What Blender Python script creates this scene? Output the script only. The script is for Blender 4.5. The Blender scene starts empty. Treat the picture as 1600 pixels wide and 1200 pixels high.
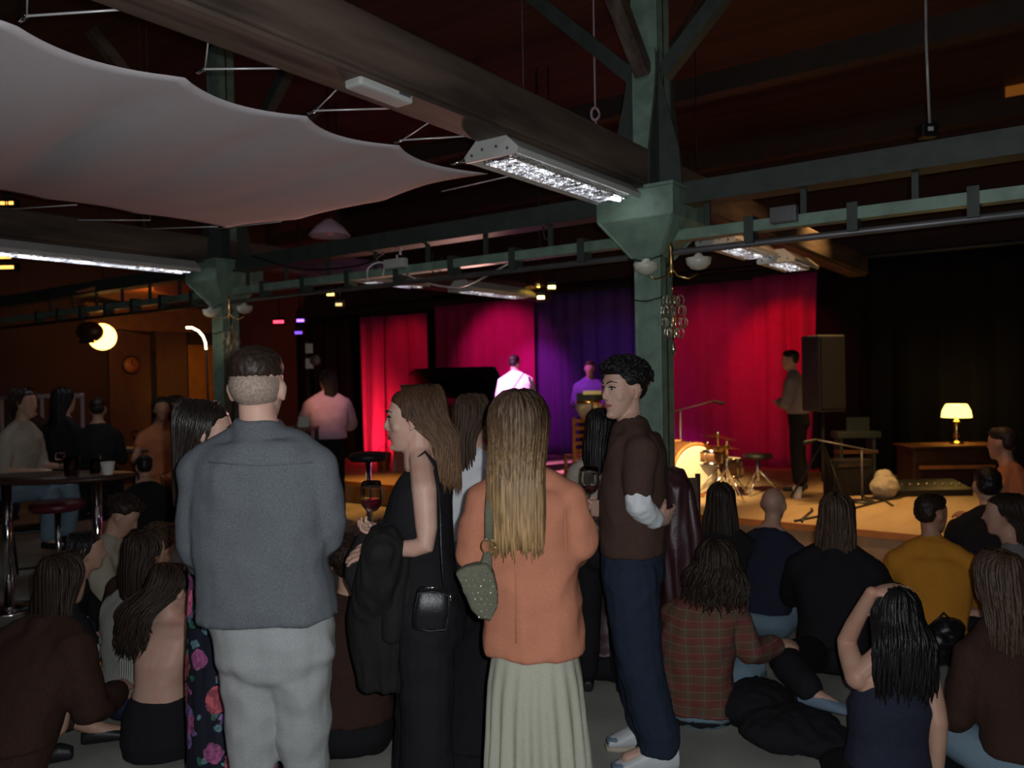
import bpy, bmesh, math, random
from mathutils import Vector, Matrix, noise, Quaternion
random.seed(7)
PI = math.pi
SC = bpy.context.scene
COL = SC.collection
# ------------------------------------------------------------------ camera
F_PX = 1240.0
CAM_Z = 1.72
YAW = math.radians(36.0)          # view direction, counter-clockwise from +X (the timber beams run along X)
PITCH = math.radians(-0.69)
ROLL = math.radians(1.0)
fwd = Vector((math.cos(YAW) * math.cos(PITCH), math.sin(YAW) * math.cos(PITCH), math.sin(PITCH)))
right0 = Vector((math.sin(YAW), -math.cos(YAW), 0.0))
up0 = right0.cross(fwd)
RT = right0 * math.cos(ROLL) - up0 * math.sin(ROLL)
UP = RT.cross(fwd)
cam_data = bpy.data.cameras.new('camera')
cam = bpy.data.objects.new('camera', cam_data)
COL.objects.link(cam)
cam.matrix_world = Matrix(((RT.x, UP.x, -fwd.x, 0), (RT.y, UP.y, -fwd.y, 0), (RT.z, UP.z, -fwd.z, CAM_Z), (0, 0, 0, 1)))
cam_data.sensor_fit = 'HORIZONTAL'
cam_data.sensor_width = 36.0
cam_data.lens = 36.0 * F_PX / 1600.0
cam_data.clip_start = 0.02
cam_data.dof.use_dof = True
cam_data.dof.focus_distance = 3.0
cam_data.dof.aperture_fstop = 2.6
SC.camera = cam
CAM = Vector((0, 0, CAM_Z))
FH = Vector((math.cos(YAW), math.sin(YAW), 0))
RH = right0

def ray(px, py):
    return (fwd + RT * ((px - 800) / F_PX) + UP * ((600 - py) / F_PX))
def W(px, py, d):                      # point seen at a pixel, d metres ahead of the camera
    r = ray(px, py); return CAM + r * (d / r.dot(FH))
def onX(px, py, X):
    r = ray(px, py); return CAM + r * (X / r.x)
def onY(px, py, Y):
    r = ray(px, py); return CAM + r * (Y / r.y)
def onZ(px, py, Z):
    r = ray(px, py); return CAM + r * ((Z - CAM_Z) / r.z)
def G(px, d, z=0.0):                   # ground point below a pixel column
    r = ray(px, 590); p = CAM + r * (d / r.dot(FH)); return Vector((p.x, p.y, z))

# ------------------------------------------------------------------ world, exposure, lights
SC.view_settings.view_transform = 'Standard'
SC.view_settings.look = 'None'
SC.view_settings.gamma = 1.0
SC.view_settings.use_curve_mapping = False
SC.view_settings.exposure = 0.0
wd = bpy.data.worlds.new('world'); SC.world = wd; wd.use_nodes = True
wd.node_tree.nodes['Background'].inputs[0].default_value = (0.35, 0.3, 0.45, 1)
wd.node_tree.nodes['Background'].inputs[1].default_value = 0.007

def light(name, kind, loc, target=None, energy=10, color=(1, 1, 1), size=0.1, spot=60, blend=0.5):
    l = bpy.data.lights.new(name, kind); l.energy = energy; l.color = color
    if kind == 'SPOT':
        l.spot_size = math.radians(spot); l.spot_blend = blend; l.shadow_soft_size = size
    elif kind == 'AREA':
        l.size = size
    else:
        l.shadow_soft_size = size
    o = bpy.data.objects.new(name, l); COL.objects.link(o); o.location = loc
    if target is not None:
        o.rotation_euler = (Vector(target) - Vector(loc)).to_track_quat('-Z', 'Y').to_euler()
    return o
STAGE_Z = 0.30; XS = 7.45; XB = 11.5; XWALL = 12.1; YL = 13.0; YR = -7.0; XREAR = -4.0; ZC = 5.2
# the camera's own small flash, a hand's width right of and above the lens
light('flash', 'SPOT', CAM + RH * 0.045 + Vector((0, 0, 0.03)), CAM + FH * 5 + Vector((0, 0, 0.7)), 180, (0.95, 0.98, 1.0), 0.012, 145, 0.6)
# added fill from behind and above the camera, no such lamp seen
light('room_fill', 'AREA', (-2.6, 1.0, 4.6), (2.0, 3.0, 3.0), 22, (0.9, 0.82, 0.95), 1.6)
# stage lanterns (curtains, left to right: pink Y 9.3..7.4, blue purple 7.4..5.2, red 5.2..3.9, bright red 3.9..3.1)
light('red_lantern', 'SPOT', (9.7, 3.5, 3.0), (11.5, 3.45, 1.75), 80, (1, 0.012, 0.03), 0.08, 58, 0.6)
light('red_lantern', 'SPOT', (9.7, 4.7, 3.0), (11.5, 4.55, 1.75), 42, (1, 0.02, 0.16), 0.08, 66, 0.8)
light('magenta_lantern', 'SPOT', (9.6, 8.6, 3.0), (11.5, 8.5, 1.9), 100, (1, 0.04, 0.4), 0.08, 66, 0.7)
light('magenta_lantern', 'SPOT', (10.1, 7.6, 2.6), (11.5, 7.85, 1.5), 60, (1, 0.08, 0.9), 0.08, 60, 0.9)
light('red_lantern', 'SPOT', (7.9, 8.5, 3.1), (9.6, 9.2, 1.6), 48, (1, 0.03, 0.10), 0.08, 60, 0.7)
light('purple_lantern', 'SPOT', (9.6, 6.3, 3.2), (11.5, 6.3, 1.2), 24, (0.30, 0.10, 1.0), 0.08, 72, 0.8)
PM = G(812, 11.3, 1.55); PV = G(924, 11.2, 1.6); PD = G(1075, 9.1, 0.65); PG = G(1200, 8.6, 0.3)
light('pink_lantern', 'SPOT', PM + Vector((-1.6, 0.3, 1.9)), PM, 1600, (1, 0.30, 0.85), 0.06, 24, 0.7)
light('violet_lantern', 'SPOT', PV + Vector((-2.0, 0.6, 1.9)), PV, 280, (0.8, 0.16, 1.0), 0.06, 20, 0.7)
light('amber_lantern', 'SPOT', PD + Vector((-1.9, -0.9, 2.3)), PD, 1100, (1, 0.68, 0.30), 0.1, 36, 0.9)
light('amber_lantern', 'SPOT', PG + Vector((0.2, -0.6, 3.6)), PG, 430, (1, 0.56, 0.20), 0.1, 78, 0.9)
light('front_fill', 'SPOT', G(1280, 5.4, 4.6), G(1290, 7.2, 0.25), 170, (1, 0.55, 0.24), 0.1, 60, 0.9)  # added spot to brighten the stage front panel, lantern unseen
light('amber_lantern', 'SPOT', G(1450, 7.6, 3.9), G(1420, 7.6, 0.3), 150, (1, 0.50, 0.14), 0.1, 80, 1.0)
light('amber_lantern', 'SPOT', G(580, 10.4, 3.8), G(590, 10.2, 0.3), 420, (1, 0.42, 0.08), 0.1, 50, 0.9)
light('kettle_lantern', 'SPOT', G(930, 9.0, 3.2), G(919, 10.6, 1.25), 90, (1, 0.7, 0.2), 0.05, 16, 0.6)
light('red_uplight', 'SPOT', G(583, 12.3, 0.42), G(583, 13.5, 1.0), 170, (1, 0.16, 0.14), 0.04, 80, 1.0)
TS = onX(866, 517, 11.5)
light('pink_slit', 'SPOT', TS + Vector((-0.55, 1.9, -0.45)), TS, 14, (1, 0.12, 0.55), 0.01, 6, 0.3)
light('sail_bounce', 'SPOT', (6.6, 5.2, 1.9), (2.2, 4.2, 2.9), 120, (1, 0.50, 0.42), 0.1, 70, 1.0)  # added spot standing for stage light bounced up onto the sail
light('side_lantern', 'SPOT', G(455, 8.4, 2.2), G(508, 9.5, 1.35), 32, (1, 0.5, 0.2), 0.05, 26, 0.8)
light('side_lantern', 'SPOT', G(560, 8.6, 2.8), G(512, 9.5, 1.35), 18, (0.9, 0.4, 0.9), 0.05, 22, 0.8)
light('bar_lamp_light', 'POINT', (6.6, 11.6, 2.2), None, 5, (1, 0.35, 0.08), 0.15)
light('bar_lamp_light', 'SPOT', G(318, 12.2, 2.3), G(314, 13.4, 1.7), 26, (1, 0.55, 0.06), 0.1, 70, 0.9)

# ------------------------------------------------------------------ object helpers
def link(o, parent=None):
    COL.objects.link(o)
    if parent is not None: o.parent = parent
    return o
def thing(name, label, cat, loc=(0, 0, 0), rz=0.0, group=None):
    o = bpy.data.objects.new(name, None); COL.objects.link(o)
    o.location = loc; o.rotation_euler = (0, 0, rz); o.empty_display_size = 0.1
    o['label'] = label; o['category'] = cat
    if group: o['group'] = group
    return o
def tag(o, label, cat, group=None):
    o['label'] = label; o['category'] = cat
    if group: o['group'] = group
    return o
def obj(name, bm, mat, parent=None, smooth=True, loc=None, rz=None, bevel=0):
    if isinstance(bm, bmesh.types.BMesh):
        bmesh.ops.recalc_face_normals(bm, faces=bm.faces[:])
        me = bpy.data.meshes.new(name); bm.to_mesh(me); bm.free()
    else:
        me = bm
    for p in me.polygons: p.use_smooth = smooth
    if mat is not None:
        me.materials.clear(); me.materials.append(mat)
    o = bpy.data.objects.new(name, me); link(o, parent)
    if loc is not None: o.location = loc
    if rz is not None: o.rotation_euler = (0, 0, rz)
    if bevel:
        b = o.modifiers.new('bevel', 'BEVEL'); b.width = bevel; b.segments = 2; b.limit_method = 'ANGLE'
    return o
def box_bm(bm, x0, x1, y0, y1, z0, z1, M=None):
    vs = [bm.verts.new(Vector(p) if M is None else M @ Vector(p)) for p in
          ((x0, y0, z0), (x1, y0, z0), (x1, y1, z0), (x0, y1, z0), (x0, y0, z1), (x1, y0, z1), (x1, y1, z1), (x0, y1, z1))]
    for f in ((0, 3, 2, 1), (4, 5, 6, 7), (0, 1, 5, 4), (1, 2, 6, 5), (2, 3, 7, 6), (3, 0, 4, 7)):
        bm.faces.new([vs[i] for i in f])
def NB(): return bmesh.new()
def box(name, x0, x1, y0, y1, z0, z1, mat, parent=None, bevel=0.0, M=None):
    bm = NB(); box_bm(bm, x0, x1, y0, y1, z0, z1, M)
    return obj(name, bm, mat, parent, smooth=False, bevel=bevel)
def basis(d):
    d = d.normalized()
    a = Vector((0, 0, 1)) if abs(d.z) < 0.9 else Vector((1, 0, 0))
    u = d.cross(a).normalized(); v = d.cross(u).normalized()
    return u, v
def bar_bm(bm, p0, p1, w, h=None):     # rectangular bar between two points
    p0 = Vector(p0); p1 = Vector(p1); h = h or w
    u, v = basis(p1 - p0)
    c = []
    for p in (p0, p1):
        for a, b in ((-1, -1), (1, -1), (1, 1), (-1, 1)):
            c.append(bm.verts.new(p + u * a * w / 2 + v * b * h / 2))
    for f in ((0, 1, 2, 3), (7, 6, 5, 4), (0, 4, 5, 1), (1, 5, 6, 2), (2, 6, 7, 3), (3, 7, 4, 0)):
        bm.faces.new([c[i] for i in f])
def tube_bm(bm, pts, rad, n=8, cap=True, ref=None, flat=1.0, dome=False):
    pts = [Vector(p) for p in pts]
    if not isinstance(rad, (list, tuple)): rad = [rad] * len(pts)
    rad = list(rad)
    if dome:
        d0 = (pts[0] - pts[1]).normalized(); d1 = (pts[-1] - pts[-2]).normalized()
        pre = [(pts[0] + d0 * rad[0] * s, rad[0] * c) for s, c in ((0.97, 0.25), (0.75, 0.66), (0.4, 0.92))]
        post = [(pts[-1] + d1 * rad[-1] * s, rad[-1] * c) for s, c in ((0.4, 0.92), (0.75, 0.66), (0.97, 0.25))]
        pts = [p for p, _ in pre] + pts + [p for p, _ in post]
        rad = [r for _, r in pre] + rad + [r for _, r in post]
    rings = []; u = None
    for i, p in enumerate(pts):
        if i == 0: d = pts[1] - p
        elif i == len(pts) - 1: d = p - pts[i - 1]
        else: d = (pts[i + 1] - p).normalized() + (p - pts[i - 1]).normalized()
        if d.length < 1e-9: d = Vector((0, 0, 1))
        d.normalize()
        if ref is not None:
            u = Vector(ref) - d * Vector(ref).dot(d)
            if u.length < 1e-4: u = basis(d)[0]
        elif u is None: u = basis(d)[0]
        else:
            u = u - d * u.dot(d)
            if u.length < 1e-5: u = basis(d)[0]
        u.normalize(); v = d.cross(u)
        rings.append([bm.verts.new(p + u * math.cos(2 * PI * k / n) * rad[i] + v * math.sin(2 * PI * k / n) * rad[i] * flat) for k in range(n)])
    for a, b in zip(rings, rings[1:]):
        for k in range(n):
            bm.faces.new((a[k], a[(k + 1) % n], b[(k + 1) % n], b[k]))
    if cap:
        bm.faces.new(rings[0][::-1]); bm.faces.new(rings[-1])
def lathe_bm(bm, prof, c=(0, 0, 0), n=24, axis=None, close=False):
    c = Vector(c); q = Quaternion() if axis is None else Vector((0, 0, 1)).rotation_difference(Vector(axis))
    rings = []
    for r, z in prof:
        if r < 1e-6: rings.append([bm.verts.new(c + q @ Vector((0, 0, z)))])
        else: rings.append([bm.verts.new(c + q @ Vector((r * math.cos(2 * PI * k / n), r * math.sin(2 * PI * k / n), z))) for k in range(n)])
    for a, b in zip(rings, rings[1:]):
        for k in range(n):
            k2 = (k + 1) % n
            if len(a) == 1 and len(b) == 1: continue
            if len(a) == 1: bm.faces.new((a[0], b[k2], b[k]))
            elif len(b) == 1: bm.faces.new((a[k], a[k2], b[0]))
            else: bm.faces.new((a[k], a[k2], b[k2], b[k]))
    if close:
        if len(rings[0]) > 1: bm.faces.new(rings[0][::-1])
        if len(rings[-1]) > 1: bm.faces.new(rings[-1])
def lathe(name, prof, mat, parent=None, c=(0, 0, 0), n=24, axis=None, close=True, loc=None):
    bm = NB(); lathe_bm(bm, prof, c, n, axis, close); return obj(name, bm, mat, parent, loc=loc)
def tube(name, pts, rad, mat, parent=None, n=8, **k):
    bm = NB(); tube_bm(bm, pts, rad, n, **k); return obj(name, bm, mat, parent)
def prism_bm(bm, poly, z0, z1, M=None):
    M = M or Matrix()
    a = [bm.verts.new(M @ Vector((x, y, z0))) for x, y in poly]; b = [bm.verts.new(M @ Vector((x, y, z1))) for x, y in poly]
    bm.faces.new(a[::-1]); bm.faces.new(b)
    for i in range(len(poly)):
        j = (i + 1) % len(poly); bm.faces.new((a[i], a[j], b[j], b[i]))
def ell_bm(bm, c, r, R=None, n=14, m=9):
    c = Vector(c); R = R or Matrix.Identity(3)
    top = bm.verts.new(c + R @ Vector((0, 0, r[2]))); bot = bm.verts.new(c + R @ Vector((0, 0, -r[2])))
    rings = []
    for i in range(1, m):
        t = PI * i / m
        rings.append([bm.verts.new(c + R @ Vector((r[0] * math.sin(t) * math.cos(2 * PI * k / n), r[1] * math.sin(t) * math.sin(2 * PI * k / n), r[2] * math.cos(t)))) for k in range(n)])
    for k in range(n):
        k2 = (k + 1) % n
        bm.faces.new((top, rings[0][k], rings[0][k2])); bm.faces.new((bot, rings[-1][k2], rings[-1][k]))
    for a, b in zip(rings, rings[1:]):
        for k in range(n):
            bm.faces.new((a[k], b[k], b[(k + 1) % n], a[(k + 1) % n]))

# ------------------------------------------------------------------ materials
def newmat(name):
    m = bpy.data.materials.new(name); m.use_nodes = True
    nt = m.node_tree; b = nt.nodes['Principled BSDF']; return m, nt, b
def inp(b, k, v):
    if k in b.inputs: b.inputs[k].default_value = v
def c4(c): return (c[0], c[1], c[2], 1.0)
def ND(nt, t, **k):
    n = nt.nodes.new(t)
    for a, v in k.items(): setattr(n, a, v)
    return n
def coords(nt, scale=(1, 1, 1), kind='Object', rot=(0, 0, 0)):
    tc = ND(nt, 'ShaderNodeTexCoord'); mp = ND(nt, 'ShaderNodeMapping')
    mp.inputs['Scale'].default_value = scale; mp.inputs['Rotation'].default_value = rot
    nt.links.new(tc.outputs[kind], mp.inputs['Vector']); return mp.outputs['Vector']
def mixc(nt, fac, a, b):
    m = ND(nt, 'ShaderNodeMix', data_type='RGBA')
    if hasattr(fac, 'links') or hasattr(fac, 'is_linked'): nt.links.new(fac, m.inputs['Factor'])
    else: m.inputs['Factor'].default_value = fac
    for v, k in ((a, 6), (b, 7)):
        if hasattr(v, 'is_linked'): nt.links.new(v, m.inputs[k])
        else: m.inputs[k].default_value = c4(v)
    return m.outputs[2]
def ramp(nt, src, p0, p1):
    r = ND(nt, 'ShaderNodeMapRange'); r.inputs['From Min'].default_value = p0; r.inputs['From Max'].default_value = p1
    nt.links.new(src, r.inputs['Value']); return r.outputs['Result']
def math_(nt, op, a, b=None):
    m = ND(nt, 'ShaderNodeMath', operation=op)
    for i, v in enumerate((a, b)):
        if v is None: continue
        if hasattr(v, 'is_linked'): nt.links.new(v, m.inputs[i])
        else: m.inputs[i].default_value = v
    return m.outputs[0]
def noise_n(nt, vec, scale, detail=4, rough=0.5):
    n = ND(nt, 'ShaderNodeTexNoise'); n.inputs['Scale'].default_value = scale; n.inputs['Detail'].default_value = detail
    n.inputs['Roughness'].default_value = rough; nt.links.new(vec, n.inputs['Vector']); return n.outputs['Fac']
def bump_n(nt, b, h, strength=0.3, dist=0.01):
    n = ND(nt, 'ShaderNodeBump'); n.inputs['Strength'].default_value = strength; n.inputs['Distance'].default_value = dist
    nt.links.new(h, n.inputs['Height']); nt.links.new(n.outputs[0], b.inputs['Normal'])
def plain(name, c, rough=0.6, metal=0.0, var=0.12, scale=6.0, bump=0.0, spec=0.5, stretch=(1, 1, 1), c2=None, bscale=None):
    m, nt, b = newmat(name)
    v = coords(nt, stretch); f = noise_n(nt, v, scale)
    c2 = c2 or tuple(x * (1 - var * 2) for x in c)
    nt.links.new(mixc(nt, ramp(nt, f, 0.35, 0.65), c2, c), b.inputs['Base Color'])
    inp(b, 'Roughness', rough); inp(b, 'Metallic', metal); inp(b, 'Specular IOR Level', spec)
    if bump: bump_n(nt, b, noise_n(nt, v, bscale or scale * 8), bump, 0.004)
    return m
def emis(name, c, s, base=None):
    m, nt, b = newmat(name); inp(b, 'Base Color', c4(base or c)); inp(b, 'Emission Color', c4(c)); inp(b, 'Emission Strength', s); inp(b, 'Roughness', 0.4); return m
def fabric(name, c, c2=None, scale=350, rough=0.9, bump=0.35, blot=0.18, spec=0.2):
    m, nt, b = newmat(name); v = coords(nt)
    c2 = c2 or tuple(x * 0.72 for x in c)
    f1 = noise_n(nt, v, scale, 2); f2 = noise_n(nt, v, 5, 4)
    a = mixc(nt, ramp(nt, f1, 0.35, 0.65), c2, c)
    nt.links.new(mixc(nt, math_(nt, 'MULTIPLY', ramp(nt, f2, 0.35, 0.7), blot), a, tuple(x * 0.5 for x in c)), b.inputs['Base Color'])
    inp(b, 'Roughness', rough); inp(b, 'Specular IOR Level', spec); inp(b, 'Sheen Weight', 0.0)
    bump_n(nt, b, f1, bump, 0.002); return m
def hairm(name, c_root, c_tip, z0=0.0, z1=1.0, rough=0.5, contrast=0.45):
    m, nt, b = newmat(name)
    v = coords(nt, (1, 1, 0.06)); f = noise_n(nt, v, 190, 3)
    g = coords(nt); sx = ND(nt, 'ShaderNodeSeparateXYZ'); nt.links.new(g, sx.inputs[0])
    base = mixc(nt, ramp(nt, sx.outputs['Z'], z1, z0), c_root, c_tip)
    dk = ND(nt, 'ShaderNodeMix', data_type='RGBA', blend_type='MULTIPLY')
    dk.inputs['Factor'].default_value = 1.0
    nt.links.new(base, dk.inputs[6]); nt.links.new(mixc(nt, ramp(nt, f, 0.3, 0.7), (contrast,) * 3, (1.15,) * 3), dk.inputs[7])
    nt.links.new(dk.outputs[2], b.inputs['Base Color'])
    inp(b, 'Roughness', rough); inp(b, 'Specular IOR Level', 0.3); bump_n(nt, b, f, 0.5, 0.003); return m
def skinm(name, c, blush=(0.5, 0.12, 0.08)):
    m, nt, b = newmat(name); v = coords(nt)
    nt.links.new(mixc(nt, math_(nt, 'MULTIPLY', ramp(nt, noise_n(nt, v, 14, 3), 0.4, 0.75), 0.3), c, blush), b.inputs['Base Color'])
    inp(b, 'Roughness', 0.5); inp(b, 'Subsurface Weight', 0.06); inp(b, 'Subsurface Scale', 0.01); inp(b, 'Specular IOR Level', 0.35)
    bump_n(nt, b, noise_n(nt, v, 260, 2), 0.1, 0.001); return m
def plaidm():
    m, nt, b = newmat('plaid flannel')
    g = coords(nt, (1, 1, 1), rot=(0, 0, 0.3)); sx = ND(nt, 'ShaderNodeSeparateXYZ'); nt.links.new(g, sx.inputs[0])
    wob = math_(nt, 'MULTIPLY', noise_n(nt, coords(nt), 4, 2), 0.05)
    def stripes(src, per, off, thr):
        a = math_(nt, 'ADD', math_(nt, 'ADD', src, wob), off)
        a = math_(nt, 'FRACT', math_(nt, 'DIVIDE', a, per))
        return math_(nt, 'LESS_THAN', a, thr)
    z, x = sx.outputs['Z'], sx.outputs['X']
    h1 = stripes(z, 0.075, 0, 0.45); v1 = stripes(x, 0.075, 0, 0.45)
    base = mixc(nt, math_(nt, 'MULTIPLY', h1, 0.55), (0.115, 0.085, 0.055), (0.20, 0.045, 0.045))
    base = mixc(nt, math_(nt, 'MULTIPLY', v1, 0.5), base, (0.17, 0.04, 0.04))
    base = mixc(nt, math_(nt, 'MULTIPLY', stripes(z, 0.0375, 0.01, 0.1), 0.45), base, (0.28, 0.16, 0.14))
    base = mixc(nt, math_(nt, 'MULTIPLY', stripes(x, 0.075, 0.02, 0.06), 0.4), base, (0.26, 0.15, 0.13))
    nt.links.new(base, b.inputs['Base Color']); inp(b, 'Roughness', 0.95); inp(b, 'Specular IOR Level', 0.15)
    bump_n(nt, b, noise_n(nt, coords(nt), 300, 2), 0.3, 0.002); return m
def floralm():
    m, nt, b = newmat('dark floral print')
    v = coords(nt)
    nz = ND(nt, 'ShaderNodeTexNoise'); nz.inputs['Scale'].default_value = 28; nt.links.new(v, nz.inputs['Vector'])
    dv = ND(nt, 'ShaderNodeMix', data_type='VECTOR'); dv.inputs['Factor'].default_value = 0.035
    nt.links.new(v, dv.inputs[4]); nt.links.new(nz.outputs['Color'], dv.inputs[5])
    cur = (0.011, 0.012, 0.022)
    last = cur
    for sc_, thr, cols, off in ((26, 0.42, ((0.10, 0.22, 0.24), (0.03, 0.13, 0.07), (0.2, 0.12, 0.28)), 3.1),
                                (11, 0.42, ((0.34, 0.09, 0.22), (0.42, 0.13, 0.1), (0.2, 0.12, 0.3)), 0.0),
                                (6.5, 0.34, ((0.75, 0.16, 0.3), (0.62, 0.12, 0.25), (0.5, 0.1, 0.12)), 7.7)):
        mp = ND(nt, 'ShaderNodeMapping'); mp.inputs['Location'].default_value = (off, off, off); nt.links.new(dv.outputs[1], mp.inputs['Vector'])
        vo = ND(nt, 'ShaderNodeTexVoronoi'); vo.inputs['Scale'].default_value = sc_; nt.links.new(mp.outputs[0], vo.inputs['Vector'])
        sp = ND(nt, 'ShaderNodeSeparateColor'); nt.links.new(vo.outputs['Color'], sp.inputs[0])
        c = mixc(nt, math_(nt, 'GREATER_THAN', sp.outputs[0], 0.5), cols[0], cols[1])
        c = mixc(nt, math_(nt, 'GREATER_THAN', sp.outputs[1], 0.7), c, cols[2])
        petal = noise_n(nt, mp.outputs[0], sc_ * 5, 2)
        c = mixc(nt, math_(nt, 'MULTIPLY', ramp(nt, petal, 0.45, 0.6), 0.6), c, (0.04, 0.02, 0.04))
        on = math_(nt, 'MULTIPLY', math_(nt, 'LESS_THAN', vo.outputs['Distance'], thr), math_(nt, 'GREATER_THAN', sp.outputs[2], 0.38))
        last = mixc(nt, on, last, c)
    nt.links.new(last, b.inputs['Base Color']); inp(b, 'Roughness', 0.75); inp(b, 'Specular IOR Level', 0.2); return m
def snakem():
    m, nt, b = newmat('snake print'); v = coords(nt)
    vo = ND(nt, 'ShaderNodeTexVoronoi'); vo.inputs['Scale'].default_value = 22; nt.links.new(v, vo.inputs['Vector'])
    c = mixc(nt, ramp(nt, noise_n(nt, v, 16, 3), 0.42, 0.56), (0.03, 0.022, 0.018), (0.42, 0.33, 0.26))
    nt.links.new(mixc(nt, math_(nt, 'GREATER_THAN', vo.outputs['Distance'], 0.5), c, (0.02, 0.015, 0.012)), b.inputs['Base Color']); inp(b, 'Roughness', 0.6); return m
def planksm(name, c, c2, w, axis='Y', rough=0.75):
    m, nt, b = newmat(name); v = coords(nt); sx = ND(nt, 'ShaderNodeSeparateXYZ'); nt.links.new(v, sx.inputs[0])
    a = math_(nt, 'DIVIDE', sx.outputs[axis], w); fl = math_(nt, 'FLOOR', a); fr = math_(nt, 'FRACT', a)
    wn = ND(nt, 'ShaderNodeTexWhiteNoise', noise_dimensions='1D'); nt.links.new(fl, wn.inputs['W'])
    st = (1, 14, 1) if axis == 'Y' else (14, 1, 1)
    g = noise_n(nt, coords(nt, st), 3, 5)
    col = mixc(nt, wn.outputs['Value'], c, c2); col = mixc(nt, math_(nt, 'MULTIPLY', ramp(nt, g, 0.4, 0.7), 0.5), col, tuple(x * 0.4 for x in c))
    gap = math_(nt, 'LESS_THAN', fr, 0.05)
    nt.links.new(mixc(nt, gap, col, (0.004, 0.003, 0.003)), b.inputs['Base Color']); inp(b, 'Roughness', rough)
    bump_n(nt, b, math_(nt, 'SUBTRACT', g, gap), 0.4, 0.006); return m
M = {}
M['concrete'] = plain('worn grey concrete', (0.36, 0.365, 0.325), 0.85, c2=(0.25, 0.25, 0.225), scale=2.2, bump=0.25, spec=0.3)
M['roof'] = planksm('dark roof boards', (0.085, 0.038, 0.02), (0.05, 0.022, 0.014), 0.16, 'X')
M['wall'] = plain('dark brown plaster', (0.075, 0.035, 0.022), 0.9, scale=1.5)
M['wallbar'] = planksm('brown panelling', (0.15, 0.07, 0.035), (0.10, 0.045, 0.02), 1.6, 'X')
M['amber'] = plain('ochre paint', (0.5, 0.2, 0.03), 0.7)
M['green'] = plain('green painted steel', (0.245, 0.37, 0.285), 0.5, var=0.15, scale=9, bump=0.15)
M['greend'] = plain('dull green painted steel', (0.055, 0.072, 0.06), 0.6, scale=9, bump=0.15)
M['timber'] = plain('old painted timber', (0.155, 0.108, 0.08), 0.65, c2=(0.05, 0.034, 0.026), scale=2.2, stretch=(0.5, 6, 3), bump=0.3, bscale=9)
M['purlin'] = plain('dark roof timber', (0.045, 0.026, 0.018), 0.8)
M['grey_metal'] = plain('grey steel', (0.2, 0.2, 0.21), 0.45, 0.5)
M['wire'] = plain('bright steel wire', (0.75, 0.75, 0.75), 0.35, 0.3)
M['white_enamel'] = plain('white enamel', (0.62, 0.63, 0.6), 0.4, var=0.05)
M['sail'] = fabric('white sail cloth', (0.78, 0.72, 0.75), scale=500, bump=0.15, blot=0.06)
M['chrome'] = plain('chrome', (0.85, 0.86, 0.88), 0.12, 1.0, var=0.02)
M['brass'] = plain('brass', (0.75, 0.5, 0.2), 0.22, 1.0, var=0.05)
M['black'] = plain('black paint', (0.012, 0.012, 0.014), 0.5)
M['blackgloss'] = plain('black lacquer', (0.01, 0.01, 0.013), 0.12, var=0.02)
M['blackleather'] = plain('black leather', (0.012, 0.012, 0.014), 0.32, scale=30, bump=0.3)
M['patent'] = plain('black patent leather', (0.008, 0.008, 0.01), 0.08, scale=12, bump=0.25, bscale=14)
M['curtain_red'] = fabric('red velvet', (0.62, 0.04, 0.2), (0.42, 0.02, 0.13), 90, 0.95, 0.3, 0.3)
M['curtain_purple'] = fabric('deep blue velvet', (0.16, 0.08, 0.32), (0.09, 0.05, 0.2), 90, 0.95, 0.3, 0.2)
M['curtain_black'] = fabric('black molton', (0.006, 0.005, 0.006), (0.004, 0.0035, 0.004), 90, 0.95)
M['stage'] = plain('pale stage boards', (0.46, 0.34, 0.2), 0.6, c2=(0.36, 0.26, 0.15), scale=1.2, stretch=(1, 4, 1), bump=0.1)
M['stagefront'] = plain('red-brown stage facing', (0.42, 0.27, 0.16), 0.7)
M['paper'] = plain('white paper', (0.75, 0.74, 0.68), 0.8, var=0.03)
M['opal'] = plain('opal glass', (0.72, 0.7, 0.58), 0.25, var=0.04)
M['wood'] = plain('brown wood', (0.2, 0.085, 0.035), 0.45, stretch=(1, 1, 8))
M['wooddark'] = plain('dark wood', (0.06, 0.028, 0.016), 0.4)
M['orangewood'] = plain('orange stained wood', (0.6, 0.22, 0.06), 0.4)
M['skin_b'] = plain('drum skin', (0.85, 0.78, 0.6), 0.6, var=0.04)
def glassm(name, c, rough=0.03):
    m, nt, b = newmat(name); inp(b, 'Base Color', c4(c)); inp(b, 'Roughness', rough); inp(b, 'Transmission Weight', 1.0); inp(b, 'IOR', 1.45); return m
M['glass'] = glassm('clear glass', (0.95, 0.97, 0.96))
M['wine'] = plain('red wine', (0.12, 0.008, 0.015), 0.08, var=0.02)
M['brownglass'] = glassm('brown glass', (0.4, 0.15, 0.04))
M['crystal'] = plain('gilt crystal', (0.7, 0.62, 0.45), 0.12, 0.85, var=0.05)
# skins
M['skin1'] = skinm('fair skin', (0.56, 0.36, 0.28))
M['skin2'] = skinm('light skin', (0.52, 0.32, 0.23))
M['skin3'] = skinm('warm skin', (0.42, 0.22, 0.14))
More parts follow.
